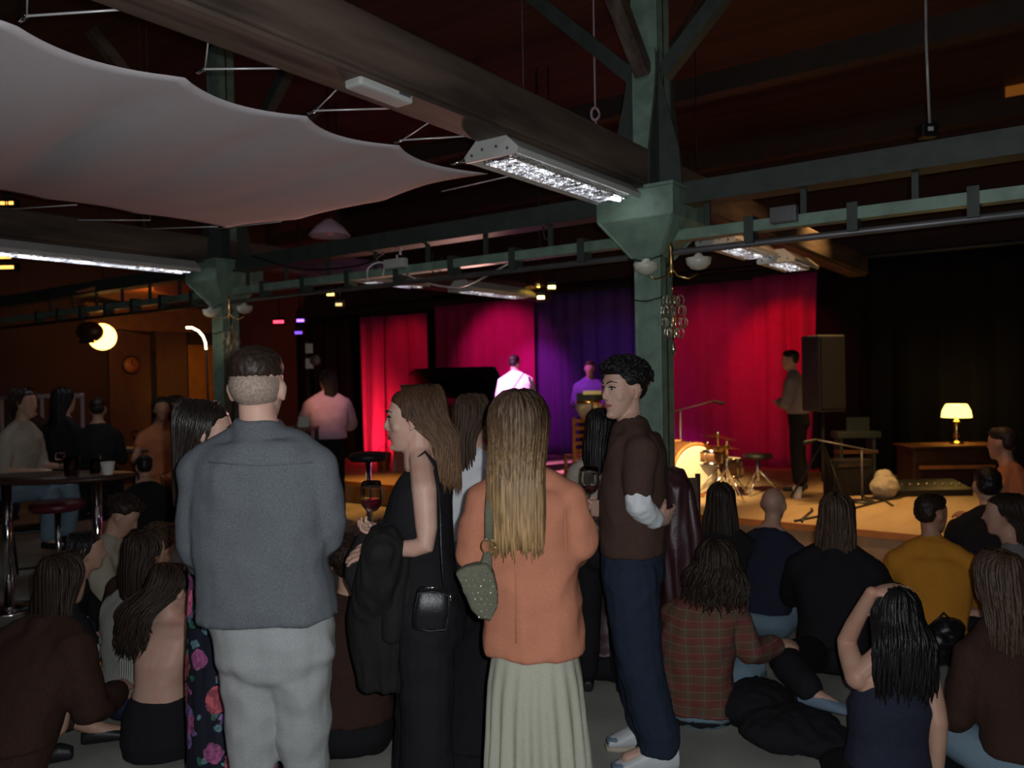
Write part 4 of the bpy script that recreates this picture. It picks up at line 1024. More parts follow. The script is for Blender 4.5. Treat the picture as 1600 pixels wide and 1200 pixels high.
# woman with coral jacket
V = View(822, 2.5); Vo = V
T = vpts(V, [(815, 752, 0, .05, .05), (818, 762, 0, .10, .07), (820, 782, 0, .132, .09), (823, 830, 0, .145, .105), (829, 895, 0, .128, .095), (832, 960, 0, .130, .108), (833, 1012, 0, .138, .115)])
a1 = [V(762, 790), V(742, 868, -.02), V(772, 872, .21)]; a2 = [V(880, 786), V(904, 850, -.02), V(872, 868, .2)]
l1 = [V(802, 1020), V(806, 1210), V(808, 1390)]; l2 = [V(862, 1020), V(868, 1210), V(870, 1390)]
def pocket(bm): pass
def pleats(c0, n):
    def f(c, nn):
        a = math.atan2(c.y - c0.y, c.x - c0.x) + .12 * nz(c, 3); t = max(0, min(1, (c0.z - c.z) / .35)); w = math.sin(a * n)
        return (.011 * t) * (abs(w) ** .6 * math.copysign(1, w)) + .006 * nz(Vector((c.x, c.y, c.z * .2)), 8)
    return f
coral = make_person(dict(label='person with very long blond hair in coral jacket and pale long skirt, back turned', loc=V.loc, rz=V.rz, skin='skin1', vox=.009,
    leg_r=(.066, .05, .035), head=Head(V(812, 676), math.radians(-6), 0, 0, .98), torso=T, arms=[a1, a2], legs=[l1, l2], feet=[(0, 1, 0)] * 2,
    hands=[dict(w=a1[2], d=(.8, .6, .1), n=(0, .3, 1)), dict(w=a2[2], d=(-.3, 1, .5), n=(.8, 0, .4), side=-1)],
    clothes=[dict(kind='top', name='jacket', mat='c_coral', infl=.022, sl=.024, sleeve=1.75, collar=.3, range=(1, 7), fold=.013, fs=7, hem=.0),
             dict(kind='rings', name='skirt', mat='c_skirt', yaw=0, disp=pleats(V(836, 1000), 19), rings=[(V(833, 985), .125, .105), (V(836, 1060), .148, .13), (V(839, 1130), .155, .15), (V(842, 1200), .165, .165), (V(846, 1330), .19, .19)])],
    shoes=[('shoe', 'black', l1[2], (0, 1, 0)), ('shoe', 'black', l2[2], (0, 1, 0))],
    hair=dict(kind='long', mat='h_blonde2', z_end=V(812, 836).z, w=.098, back=-.15, gap=.95, n=620, d=.022, seed=11, ragged=.016, taper=.22, lock=1.1, off=(0, 0, 0), big=1.04)))
tube('seam', [V(802, 840, -.132), V(806, 900, -.132), V(806, 1005, -.14)], .0022, M['c_coral'], coral, 6)
tube('seam', [V(882, 800, -.105), V(885, 880, -.085), V(888, 1000, -.105)], .0022, M['c_coral'], coral, 6)
# studded bag
bl = VW(V, 750, 925, -.175); sb = thing('shoulder_bag', 'olive slouchy bag with metal studs under the coral jacket elbow', 'bag', bl, V.rz)
bm = NB(); poly = [(-.068, .062), (-.045, .078), (-.01, .085), (.02, .088), (.040, .06), (.052, .01), (.050, -.04), (.03, -.078), (-.005, -.072), (-.03, -.035), (-.052, .02)]
R = []
prism_bm(bm, poly, -.028, .028, Matrix(((1, 0, 0, 0), (0, 0, 1, 0), (0, 1, 0, 0), (0, 0, 0, 1))))
organic('bag_body', bm, M['olive'], sb, .006, 5, folds(.003, 22))
from mathutils.bvhtree import BVHTree
bo = [o for o in sb.children if o.name.startswith('bag_body')][0]; bv = BVHTree.FromPolygons([v.co.copy() for v in bo.data.vertices], [tuple(p.vertices) for p in bo.data.polygons])
for i in range(7):
    for j in range(8):
        x = -.056 + i * .0175 + (.008 if j % 2 else 0); z = -.066 + j * .018; hit = bv.ray_cast(V3(x, -.2, z), V3(0, 1, 0))
        if hit[0] is None or hit[1].y > -.35: continue
        bm = NB(); ell_bm(bm, hit[0], (.0036, .0036, .0036), n=8, m=5); obj('stud', bm, M['chrome'], sb)
P = lambda *a: Matrix.Rotation(-V.rz, 3, 'Z') @ (VW(V, *a) - bl)
rp = P(763, 853, -.175)
bm = NB(); pts = [rp + V3(math.cos(a) * .021, 0, math.sin(a) * .021) for a in [i * PI / 10 for i in range(21)]]; tube_bm(bm, pts, .0025, 6); obj('ring', bm, M['brass'], sb)
tube('strap', [P(764, 845, -.175), P(764, 800, -.16), P(766, 770, -.13), P(772, 752, -.07), P(776, 750, 0)], .013, M['olive'], sb, 8, flat=.3, ref=(1, 0, 0))
tube('strap', [P(763, 862, -.175), P(760, 880, -.18), V3(.008, -.01, .03)], [.012, .017, .035], M['olive'], sb, 8, flat=.3, ref=(1, 0, 0))

# man in brown
V = View(990, 3.5); Vm = V
T = vpts(V, [(986, 664, 0, .055, .055), (992, 678, 0, .125, .085), (995, 704, 0, .18, .108), (991, 760, 0, .18, .128), (990, 815, 0, .165, .125), (989, 862, 0, .155, .118), (990, 905, 0, .165, .12)])
a1 = [V(1001, 706, -.165), V(996, 790, -.25), V(1024, 812, -.16)]; a2 = [V(975, 705, .18), V(952, 795, .22), V(935, 800, .0)]
l1 = [V(985, 900, -.09), V(1000, 1045, -.10), V(1030, 1163, -.12)]; l2 = [V(990, 900, .09), V(996, 1045, .10), V(1018, 1163, .12)]
hdm = Head(V(975, 611), math.radians(119), -0.03, 0.0, 1.03)
def white_sleeve(bm):
    limb(bm, [a1[0].lerp(a1[1], .62), a1[1], a1[1].lerp(a1[2], .96)], [.050, .055, .040])
def jeans(bm):
    ty = math.radians(70); ring_loft(bm, [(c, a + .012, b + .014, rotz((1, 0, 0), ty), rotz((0, 1, 0), ty)) for c, a, b in T[5:]])
    for l in (l1, l2): limb(bm, [l[0], l[1], l[1].lerp(l[2], 1.0) + V3(0, 0, .03)], [.118, .098, .088]); tube_bm(bm, [l[2] + V3(0, 0, .09), l[2] + V3(-.01, 0, -.03)], [.088, .082], 16)
def undershirt(bm): ell_bm(bm, V(998, 866, -.125), (.035, .03, .022))
brown = make_person(dict(label='person with curly black hair in brown shirt and dark jeans, one white sleeve showing', loc=V.loc, rz=V.rz, skin='skin1', vox=.0085, bodyvox=.6, face=True,
    head=hdm, torso=T, tyaw=math.radians(70), arms=[a1, a2], legs=[l1, l2], feet=[(-1, -.1, 0)] * 2,
    hands=[dict(w=a1[2] + V3(.01, 0, 0), d=(.7, .7, .0), n=(.3, -.7, -.3), side=1), dict(w=a2[2] + V3(-.0, 0, 0), d=(-.5, -.6, .45), n=(-.5, .6, .3), curl=.9, side=1, k=1.0)],
    clothes=[dict(kind='top', name='shirt', mat='c_brown', infl=.016, sl=.022, sleeve=(.72, 1.8), collar=-.4, smooth=22, range=(1, 6), fold=.009, fs=7, hem=.012),
             dict(kind='raw', fn=white_sleeve, name='long_sleeve', mat='c_white', fold=.007, fs=16, label='white under-sleeve below the brown short sleeve'),
             dict(kind='raw', fn=undershirt, name='undershirt', mat='c_white', fold=.003),
             dict(kind='raw', fn=jeans, name='jeans', mat='c_jean', fold=.008, fs=9)],
    hair=dict(kind='curly', mat='h_black', n=560, seed=4, th=1.6, big=1.04)))
bm = NB(); ell_bm(bm, V(974, 900, -.10) , (.013, .004, .013)); obj('patch', bm, M['c_jeanl'], brown)
for l in (l1, l2):
    a = l[2] + V3(0, 0, .008); bm = NB(); f = V3(-1, -.1, 0).normalized(); sd = V3(-f.y, f.x, 0); zz = V3(0, 0, 1); base = V3(a.x, a.y, 0)
    ring_loft(bm, [(base + f * t + V3(0, 0, h), w, hh, sd, zz) for t, h, w, hh in ((-.080, .07, .036, .050), (-.03, .075, .050, .066), (.04, .072, .052, .064), (.10, .055, .047, .044), (.16, .042, .046, .026), (.205, .036, .030, .018))], n=18)
    sh = organic('shoe', bm, M['sneaker'], brown, .005, 2)
    bm = NB(); ring_loft(bm, [(base + f * t + V3(0, 0, .013), w, .012, sd, zz) for t, w in ((-.082, .03), (-.03, .042), (.08, .048), (.16, .048), (.212, .030))], n=12, sup=4); obj('sole', bm, M['gum'], brown)
    bm = NB(); ring_loft(bm, [(base + f * t + V3(0, 0, h), w, .014, sd, zz) for t, h, w in ((.135, .055, .040), (.17, .050, .040), (.207, .040, .026))], n=12); obj('toe_cap', bm, M['suedeblue'], brown)
    for i in range(3):
        x = .0 + i * .028
        tube('stripe', [base + f * (x - .01) + sd * .043 + V3(0, 0, .03), base + f * (x + .02) + sd * .036 + V3(0, 0, .085)], .006, M['suedeblue'], brown, 6, flat=.4)
        tube('stripe', [base + f * (x - .01) - sd * .043 + V3(0, 0, .03), base + f * (x + .02) - sd * .036 + V3(0, 0, .085)], .006, M['suedeblue'], brown, 6, flat=.4)
    for i in range(4):
        x = .055 + i * .02
        tube('lace', [base + f * x + sd * .022 + V3(0, 0, .105 - i * .009), base + f * x - sd * .022 + V3(0, 0, .105 - i * .009)], .004, M['c_white'], brown, 6)
wine_glass(VW(Vm, 922, 772, -.06), 'nearly empty wine glass between the coral jacket and the brown shirt', 1.2, .02)
# ------------------------------------------------------------------ the crowd
def yh(px): return 585 - 0.0175 * (px - 800)
def dfor(px, y, z): return (CAM_Z - z) * F_PX / (y - yh(px))
HL = lambda m, L, **k: dict(dict(kind='long', mat=m, len=L, n=150, w=.095, back=-.085, gap=1.0, d=.04, lock=1.3), **k)
HC = lambda m, **k: dict(dict(kind='curly', mat=m, n=130, curl=1.2), **k)
HS = lambda m: dict(kind='cropped', mat=m, low=True)
# woman in black tank top, arm over her head
V = View(1395, 3.15)
T = vpts(V, [(1393, 1024, 0, .05, .05), (1393, 1036, 0, .10, .07), (1393, 1056, 0, .148, .085), (1392, 1100, 0, .150, .11), (1388, 1148, 0, .135, .10), (1386, 1192, 0, .155, .12), (1386, 1225, 0, .175, .14)])
a1 = [V(1340, 1058), V(1320, 1002, .12), V(1362, 926, -.03)]; a2 = [V(1448, 1060), V(1466, 1128, -.08), V(1462, 1222, -.05)]
l1 = [V(1350, 1225), V(1300, 1190, .36), V(1370, 1222, .50)]; l2 = [V(1425, 1225), V(1500, 1195, .34), V(1400, 1225, .46)]
def tank(bm):
    R = [(c, a + .010, b + .012, V3(1, 0, 0), V3(0, 1, 0)) for c, a, b in T[2:6]]; R[0] = (R[0][0], .115, .075, V3(1, 0, 0), V3(0, 1, 0)); ring_loft(bm, R)
    for q in (-1, 1): tube_bm(bm, [T[2][0] + V3(q * .085, -.06, .0), T[1][0] + V3(q * .08, -.02, .035), T[2][0] + V3(q * .085, .06, 0)], [.03, .028, .03], 8, flat=.5)
make_person(dict(label='person in black tank top seated on the floor, hand resting on dark glossy hair', loc=V.loc, rz=V.rz, skin='skin2', vox=.010, bodyvox=.65,
    head=Head(V(1397, 966), -.15, -.05, 0, .97), torso=T, arms=[a1, a2], legs=[l1, l2], feet=[(1, .3, 0), (-1, .3, 0)],
    hands=[dict(w=a1[2] + V3(.01, -.0, .0), d=(.95, .05, .22), n=(-.25, -.1, 1), curl=.45, side=-1, k=.95), dict(w=a2[2], d=(.1, .1, -1), n=(0, -1, 0), curl=.4)],
    clothes=[dict(kind='raw', fn=tank, name='tank_top', mat='c_navy', fold=.005), dict(kind='trousers', name='trousers', mat='c_black', infl=.018)],
    hair=dict(kind='long', mat='h_black', z_end=V(1397, 1052).z, w=.115, back=-.125, gap=.8, n=380, d=.035, seed=21, ragged=.03, wave=.006, taper=.05, big=1.03)))
# person in plaid
V = View(1110, 3.9)
T = vpts(V, [(1110, 926, 0, .05, .05), (1104, 938, 0, .11, .08), (1098, 956, 0, .155, .11), (1090, 1000, 0, .160, .14), (1086, 1050, 0, .155, .135), (1088, 1088, 0, .155, .13), (1092, 1105, 0, .17, .14)])
a1 = [V(1056, 962, .05), V(1052, 1030, .16), V(1085, 1040, .36)]; a2 = [V(1146, 958, -.03), V(1172, 1022, -.06), V(1210, 1008, .05)]
l1 = [V(1080, 1100, .06), V(1090, 1040, .42), V(1120, 1100, .6)]; l2 = [V(1118, 1098, -.03), V(1178, 1030, .12), V(1172, 1102, .30)]
make_person(dict(label='person with curly dark hair in red and green plaid shirt, seated on the floor', loc=V.loc, rz=V.rz, skin='skin2', vox=.010,
    head=Head(V(1122, 888), -.6, -.1, 0, 1.0), torso=T, tyaw=-.35, arms=[a1, a2], legs=[l1, l2], feet=[(1, .3, 0), (1, .1, 0)],
    hands=[dict(w=a1[2], d=(1, .2, 0), n=(0, 0, 1)), dict(w=a2[2], d=(1, .3, 0), n=(0, -.3, 1))],
    clothes=[dict(kind='top', name='plaid_shirt', mat='c_plaid', infl=.024, sl=.024, sleeve=2, range=(1, 7), fold=.010, fs=7), dict(kind='trousers', name='jeans', mat='c_jeanl', infl=.014, **{'from': 6})],
    shoes=[('shoe', 'black', l1[2], (1, .3, 0)), ('shoe', 'black', l2[2], (1, .1, 0))],
    hair=dict(kind='long', mat='h_dark', z_end=V(1122, 930).z, w=.135, back=-.06, gap=.8, n=320, d=.085, seed=9, wave=.02, ragged=.03, taper=-.1, big=1.12)))
# bare-backed woman, left
V = View(255, 3.6)
T = vpts(V, [(268, 962, .08, .05, .05), (266, 972, .05, .10, .065), (262, 990, .02, .135, .085), (255, 1030, -.02, .125, .10), (252, 1068, -.02, .115, .095), (252, 1110, 0, .145, .12), (254, 1150, 0, .16, .15)])
a1 = [V(222, 1000, .05), V(228, 1060, .22), V(268, 1070, .42)]; a2 = [V(298, 1000, .02), V(312, 1060, .16), V(320, 1075, .4)]
l1 = [V(225, 1150, .02), V(215, 1130, .4), V(260, 1160, .5)]; l2 = [V(285, 1150, .02), V(320, 1120, .36), V(290, 1160, .5)]
def skirt_b(bm): ring_loft(bm, [(T[4][0] + V3(0, 0, -.05), .128, .108, V3(1, 0, 0), V3(0, 1, 0)), (T[5][0], .158, .135, V3(1, 0, 0), V3(0, 1, 0)), (T[6][0], .175, .16, V3(1, 0, 0), V3(0, 1, 0)), (T[6][0] + V3(0, 0, -.06), .165, .15, V3(1, 0, 0), V3(0, 1, 0))])
make_person(dict(label='person with bare back and wavy dark hair seated on the floor, black skirt', loc=V.loc, rz=V.rz, skin='skin1', vox=.010, shr=1.0,
    head=Head(V(268, 925, .1), -.5, -.25, 0, .97), torso=T, tyaw=-.3, arms=[a1, a2], legs=[l1, l2], feet=[(1, .3, 0), (-1, .3, 0)],
    hands=[dict(w=a1[2], d=(1, .2, 0), n=(0, 0, 1)), dict(w=a2[2], d=(0, 1, 0), n=(0, 0, 1))],
    clothes=[dict(kind='raw', fn=skirt_b, name='skirt', mat='c_black', fold=.005), dict(kind='trousers', name='leggings', mat='c_black', infl=.014)],
    hair=dict(kind='long', mat='h_dark', z_end=V(240, 1012).z, w=.07, back=-.11, gap=.9, n=260, d=.04, seed=31, ragged=.02, wave=.014, taper=-.3, off=(-.075, -.02, 0))))

F_ = 'floor'
def sit(px, ytop, face, label, **kw):
    z = kw.pop('ztop', .87); d = kw.pop('d', None) or dfor(px, ytop, z)
    kw.setdefault('lean', .22)
    return person(F_, px, d, face, label, **kw)
# seated audience, right
def stretch_leg(s):
    inv = Matrix.Rotation(-s['rz'], 3, 'Z'); q = lambda px, py, d: inv @ (W(px, py, d) - s['loc'])
    s['legs'][0] = [s['legs'][0][0], q(1222, 1030, 3.95), q(1266, 1078, 3.72)]; s['feet'][0] = inv @ (RH * .7 - FH * .5)
    s['shoes'][0] = ('shoe', 'suedeblue', s['legs'][0][2], s['feet'][0])
sit(1120, 783, -20, 'person with long dark hair silhouetted against the stage, behind the plaid shirt', top=('jumper', 'c_black2', 1.9), bottom=('trousers', 'c_black'), hair_=HL('h_dark', .36, w=.13), seed=1)
sit(1188, 786, -35, 'bald person in navy jumper seated on the floor', top=('jumper', 'c_navy', 1.9), bottom=('trousers', 'c_jeanl'), armpose='knees', lean=.32)
sit(1298, 815, -30, 'person with loose brown hair in black jacket, seated before the mustard shirt', top=('jacket', 'c_black', 1.9, .03), bottom=('trousers', 'c_black'), hair_=HL('h_brown', .30, w=.12, wave=.01), armpose='knees', k=1.04, shoes='suedeblue', fn=stretch_leg)
sit(1456, 800, -25, 'person in mustard yellow shirt seated near the stage', top=('shirt', 'c_mustard', 1.3, .03), bottom=('trousers', 'c_jeanl'), hair_=HS('h_dark'), hyaw=-.8, armpose='reach', k=.98, skin='skin3')
sit(1604, 905, 10, 'person with long wavy brown hair and dark brown top at right edge', top=('top', 'c_darkbrown', 1.2, .02), bottom=('trousers', 'c_jeanl'), hair_=HL('h_brown', .42, w=.14, wave=.016, n=300, back=-.12), k=.98, vox=.011)
sit(1622, 800, 60, 'person with dark hair at right edge, face turned to the left', top=('shirt', 'c_greyshirt', 1.5), bottom=('trousers', 'c_black'), hair_=HL('h_dark', .2))
sit(1560, 772, -20, 'person in black with black cap seated far right by the stage', top=('jacket', 'c_black', 1.9, .035), bottom=('trousers', 'c_black'), hair_=HS('h_black'), lean=.45, k=1.1)
sit(1602, 690, 30, 'person in rust shirt sitting at far right edge beside the lamp cabinet', ztop=1.15, z=.28, top=('shirt', 'c_orange', 1.5), bottom=('trousers', 'c_black'), hair_=HS('h_dark'), skin='skin3')
# seated audience, middle, between the standing people
sit(538, 885, 10, 'person with curly dark hair on the floor between grey jacket and draped coat', top=('jacket', 'c_darkbrown', 1.9, .03), bottom=('trousers', 'c_black'), hair_=HC('h_dark', big=1.15, curl=1.6, n=200, drop=.03))
sit(722, 905, -30, 'person in black crouched on the floor behind the crossbody bag', top=('jumper', 'c_black', 1.9, .03), bottom=('trousers', 'c_black'), hair_=HC('h_dark', n=120), lean=.4)
sit(934, 905, -20, 'person in maroon seated behind the coral jacket and the indigo jeans', top=('jumper', 'c_maroon', 1.9), bottom=('trousers', 'c_black'), hair_=HL('h_dark', .25), d=4.4, lean=.5, k=.92)
# seated audience, left
def shoe_leg(s):
    inv = Matrix.Rotation(-s['rz'], 3, 'Z'); q = lambda px, py, d: inv @ (W(px, py, d) - s['loc'])
    s['legs'][1] = [s['legs'][1][0], q(112, 1000, 3.62), q(92, 1136, 3.58)]; s['feet'][1] = inv @ (-RH * .9 - FH * .3)
    s['shoes'][1] = ('shoe', 'black', s['legs'][1][2] - V3(0, 0, .08), s['feet'][1])
sit(-8, 880, -15, 'person in big brown coat crouching at the lower left edge', d=3.35, top=('coat', 'c_darkbrown', 1.9, .035), bottom=('trousers', 'c_darkbrown', 1.6), hair_=HL('h_dark', .3, w=.12), shoes='black', lean=.45, k=1.02, vox=.011, fn=shoe_leg)
sit(196, 912, -25, 'person in white ribbed jumper beside the bare back', top=('jumper', 'c_rib', 1.9, .024), bottom=('trousers', 'c_jean'), hair_=HL('h_dark', .2), d=3.98, lean=.12, k=.97)
sit(172, 872, -20, 'person with fuzzy brown coat left of the white ribbed jumper', top=('coat', 'c_darkbrown', 1.9, .04), bottom=('trousers', 'c_mustard'), hair_=HC('h_brown', big=1.2, curl=1.5), d=4.5, lean=.5, k=.92)
sit(130, 797, -80, 'person in cream jumper looking down at their hands', top=('jumper', 'c_cream', 1.9, .03), bottom=('trousers', 'c_jean'), hair_=HC('h_dark', n=90), d=5.2, lean=.28, armpose='reach', hp=-.5)
sit(66, 870, -70, 'person in black with pale trousers, arm on knee, left of cream jumper', top=('jumper', 'c_black', 1.0), bottom=('trousers', 'c_cream'), hair_=HL('h_black', .2), d=4.5, lean=.3, armpose='knees', k=.9)
S_ = 'stool'
def stool_p(px, d, face, label, seat=.72, **kw): return person(S_, px, d, face, label, seat=seat, **kw)
stool_p(22, 6.8, -95, 'person in pale blue jeans on high stool at left edge', top=('shirt', 'c_cream', 1.0), bottom=('trousers', 'c_jeanl'), hair_=HL('h_dark', .25))
stool_p(88, 7.6, -20, 'person in black on a stool behind the tall table, leftmost of the dark group', top=('jacket', 'c_black', 1.9), bottom=('trousers', 'c_black'), hair_=HL('h_black', .3))
stool_p(150, 7.9, 20, 'person in dark clothes on stool under the white rail end', top=('jacket', 'c_black2', 1.9), bottom=('trousers', 'c_black'), hair_=HS('h_dark'), k=.93)
stool_p(52, 8.4, 160, 'person in brown facing the camera behind the tall table', top=('shirt', 'c_darkbrown', 1.9), bottom=('trousers', 'c_black'), hair_=HS('h_dark'))
stool_p(250, 8.3, -150, 'person in orange dress with bare arms lit red beside the round table', seat=.6, top=('dress', 'c_orange', .3), bottom=('trousers', 'c_orange', 1.3), hair_=HL('h_dark', .2), skin='skin3', armpose='reach')
stool_p(286, 9.0, 120, 'person in orange top facing left, next to the red-lit orange dress', seat=.6, top=('top', 'c_orange', .6), bottom=('trousers', 'c_orange', 1.3), hair_=HS('h_dark'), skin='skin3', armpose='reach')
stool_p(228, 6.6, 30, 'person in black with white shoes sitting below the round table', seat=.40, top=('jumper', 'c_black', 1.9), bottom=('trousers', 'c_black'), hair_=HS('h_black'), shoes='sneaker', k=.85, lean=.5)
# standing people beyond the near group
person('stand', 512, 9.5, 20, 'person in pale pink shirt standing left of the red curtains, back turned', top=('shirt', 'c_lilac', 1.7, .05), bottom=('trousers', 'c_black'), hair_=HL('h_dark', .22), armpose='reach', hyaw=.5, k=1.02)
def apron(s):
    hp = s['torso'][-2][0]
    return [dict(kind='rings', name='denim_jacket', mat='c_jeanl', fold=.012, rings=[(hp + V3(0, 0, .05), .17, .135), (hp + V3(0, 0, -.02), .185, .15), (hp + V3(0, 0, -.12), .19, .155)], label='denim jacket tied round the waist')]
person('stand', 733, 3.75, -15, 'person with auburn hair and pale top partly hidden behind the coral jacket', top=('top', 'c_white', .45, .012), bottom=('trousers', 'c_black'), hair_=HL('h_brown', .24, w=.08), k=.92, fem=True, hyaw=-.5, vox=.011, skin='skin1', clothes=apron)
person('stand', 938, 4.3, -10, 'person with black hair and cream top behind the brown shirt', top=('top', 'c_cream', 1.8, .016), bottom=('trousers', 'c_black'), hair_=HL('h_black', .26, w=.08), k=.86, fem=True, hyaw=-.4, vox=.012)
# performers
person('stand', 808, 11.3, 10, 'musician in bright white shirt with dark strap, back turned, by the piano', z=STAGE_Z, top=('shirt', 'c_shirtw', 1.8, .04), bottom=('trousers', 'c_black'), hair_=HS('h_black'), lean=.25, hyaw=-.6, k=.97, vox=.014,
       fn=None)
person('stand', 922, 11.2, 170, 'musician in purple-lit shirt facing the room behind the kettle drum', z=STAGE_Z, top=('shirt', 'c_purple', 1.8, .03), bottom=('trousers', 'c_black'), k=.9, vox=.016, hair_=HS('h_brown'))
person('stand', 1247, 9.3, 60, 'person in grey brown shirt with folded arms beside the black loudspeaker', z=STAGE_Z, top=('shirt', 'c_greyshirt', 1.8, .03), bottom=('trousers', 'c_black'), hair_=HS('h_dark'), armpose='folded', k=.93, vox=.016)
# ------------------------------------------------------------------ things on and around the stage
def hung(p, z): return (p.x, p.y, z)
# grand piano (keyboard side to the right of the picture)
pp = W(728, 650, 12.2); pn = thing('grand_piano', 'black grand piano with raised lid in front of the pink curtain', 'piano', (pp.x, pp.y, STAGE_Z), YAW - PI / 2 - .25)
pn.scale = (.82, .82, 1.0)
poly = [(.75, -.70), (.75, .72), (.2, .74), (-.35, .62), (-.85, .35), (-1.05, -.05), (-1.0, -.45), (-.8, -.66), (-.4, -.70)]
bm = NB(); prism_bm(bm, poly, .68, .98); obj('case', bm, M['blackgloss'], pn, smooth=False, bevel=.01)
Mx = Matrix.Translation((0, .72, .99)) @ Matrix.Rotation(math.radians(-38), 4, 'X') @ Matrix.Translation((0, -.72, 0))
bm = NB(); prism_bm(bm, [(x, -y) if 0 else (x, y) for x, y in poly], 0, .02, Matrix.Translation((0, .72, .99)) @ Matrix.Rotation(math.radians(-22), 4, 'X') @ Matrix.Translation((0, -.72, 0)))
obj('lid', bm, M['blackgloss'], pn, smooth=False)
tube('lid_prop', [(.3, -.5, .98), (.3, -.25, 1.33)], .012, M['black'], pn)
box('keyboard', .75, .93, -.66, .68, .66, .74, M['opal'], pn); box('key_slip', .93, .97, -.68, .7, .60, .78, M['blackgloss'], pn)
box('music_desk', .45, .47, -.3, .3, .98, 1.2, M['blackgloss'], pn)
for x, y in ((.6, -.58), (.6, .58), (-.75, .0)): lathe('leg', [(.035, 0), (.04, .05), (.03, .12), (.055, .5), (.07, .68)], M['blackgloss'], pn, c=(x, y, 0), n=12)
# strap of the musician
m_ = [o for o in bpy.data.objects if o.get('label', '').startswith('musician in bright white')][0]
tube('strap', [(-.19, -.13, 1.08), (-.08, -.175, 1.24), (.06, -.12, 1.42), (.12, .02, 1.46)], .02, M['black'], m_, flat=.4)
# kettle drum, stand, chair
kp = W(919, 640, 10.6); kd = thing('kettle_drum', 'small kettle drum lit yellow on a stand in front of the purple-lit musician', 'drum', hung(kp, STAGE_Z)); zz = kp.z - STAGE_Z
lathe('shell', [(.03, -.14), (.10, -.11), (.15, -.03), (.165, .08), (.17, .1)], M['skin_b'], kd, c=(0, 0, zz)); lathe('rim', [(.165, .085), (.18, .085), (.18, .115), (.165, .115)], M['brass'], kd, c=(0, 0, zz), close=False)
lathe('drumhead', [(.17, .1), (.1, .108), (0, .108)], M['skin_b'], kd, c=(0, 0, zz))
for a in range(3): tube('leg', [(0, 0, zz - .13), (.05 * math.cos(a * 2.1), .05 * math.sin(a * 2.1), .35), (.28 * math.cos(a * 2.1), .28 * math.sin(a * 2.1), .01)], .012, M['chrome'], kd)
ms = W(925, 614, 10.3); mt = thing('music_stand', 'music stand with white sheet in front of the purple-lit musician', 'stand', hung(ms, STAGE_Z), YAW - PI / 2)
zz = ms.z - STAGE_Z; tube('pole', [(0, 0, 0.02), (0, 0, zz)], .012, M['black'], mt); box('desk', -.2, .2, -.01, .01, zz - .1, zz + .0, M['black'], mt); box('sheet_music', -.12, .12, -.02, -.012, zz - .02, zz + .03, M['paper'], mt)
for a in range(3): tube('foot', [(0, 0, .12), (.22 * math.cos(a * 2.1), .22 * math.sin(a * 2.1), .01)], .009, M['black'], mt)
cp = W(914, 735, 9.2); ch = thing('wooden_chair', 'orange-lit wooden slat-back chair on the stage behind the wine glass', 'chair', hung(cp, STAGE_Z), YAW - PI / 2 + .2)
box('seat', -.2, .2, -.2, .2, .44, .47, M['orangewood'], ch, .01)
for x, y in ((-.18, -.18), (.18, -.18), (-.18, .18), (.18, .18)): box('leg', x - .018, x + .018, y - .018, y + .018, 0, .44, M['orangewood'], ch)
for x in (-.18, .18): box('back_post', x - .018, x + .018, -.2, -.165, .47, .92, M['orangewood'], ch)
for i in range(5): box('slat', -.17, .17, -.195, -.18, .52 + i * .085, .56 + i * .085, M['orangewood'], ch)

# drum kit
def dk(px, py, d): p = W(px, py, d); return p
b = dk(1073, 742, 9.1); t = thing('bass_drum', 'cream bass drum glowing warm beside the green column', 'drum', hung(b, STAGE_Z), YAW - PI / 2 + .35)
lathe('shell', [(.29, -.2), (.30, -.19), (.30, .19), (.29, .2)], M['wood'], t, c=(0, 0, .31), axis=(0, 1, 0), close=True, n=32)
lathe('drumhead', [(0, 0), (.27, 0), (.285, -.01)], M['skin_b'], t, c=(0, -.205, .31), axis=(0, -1, 0), n=32, close=False)
for s in (-1, 1): lathe('hoop', [(.285, 0), (.312, 0), (.312, .03), (.285, .03)], M['orangewood'], t, c=(0, s * .2 - .015, .31), axis=(0, 1, 0), n=32, close=False)
for s in (-1, 1): tube('spur', [(s * .27, -.1, .25), (s * .38, -.25, .01)], .009, M['chrome'], t)
for i in range(8):
    a = i * PI / 4; tube('lug', [(.305 * math.cos(a), -.1, .31 + .305 * math.sin(a)), (.305 * math.cos(a), .1, .31 + .305 * math.sin(a))], .009, M['chrome'], t, 6)
def small_drum(px, py, d, r, h, label, name='tom_drum'):
    p = dk(px, py, d); z = p.z - STAGE_Z; t = thing(name, label, 'drum', hung(p, STAGE_Z))
    lathe('shell', [(r, -h / 2), (r, h / 2)], M['wood'], t, c=(0, 0, z)); lathe('drumhead', [(r * .98, h / 2 + .004), (0, h / 2 + .006)], M['skin_b'], t, c=(0, 0, z), close=False)
    for q in (-1, 1): lathe('hoop', [(r + .012, q * h / 2 - .012), (r + .012, q * h / 2 + .012), (r - .004, q * h / 2 + .012), (r - .004, q * h / 2 - .012)], M['chrome'], t, c=(0, 0, z), close=False)
    for i in range(6): a = i * PI / 3; tube('lug', [(math.cos(a) * (r + .01), math.sin(a) * (r + .01), z - h / 2), (math.cos(a) * (r + .01), math.sin(a) * (r + .01), z + h / 2)], .006, M['chrome'], t, 6)
    tube('pole', [(0, 0, z - h / 2), (0, 0, .12)], .013, M['chrome'], t)
    for a in range(3): tube('leg', [(0, 0, .30), (.24 * math.cos(a * 2.1 + .4), .24 * math.sin(a * 2.1 + .4), .01)], .010, M['chrome'], t)
    return t
small_drum(1112, 712, 9.0, .17, .14, 'snare drum on chrome stand, uppermost drum of the kit', 'snare_drum')
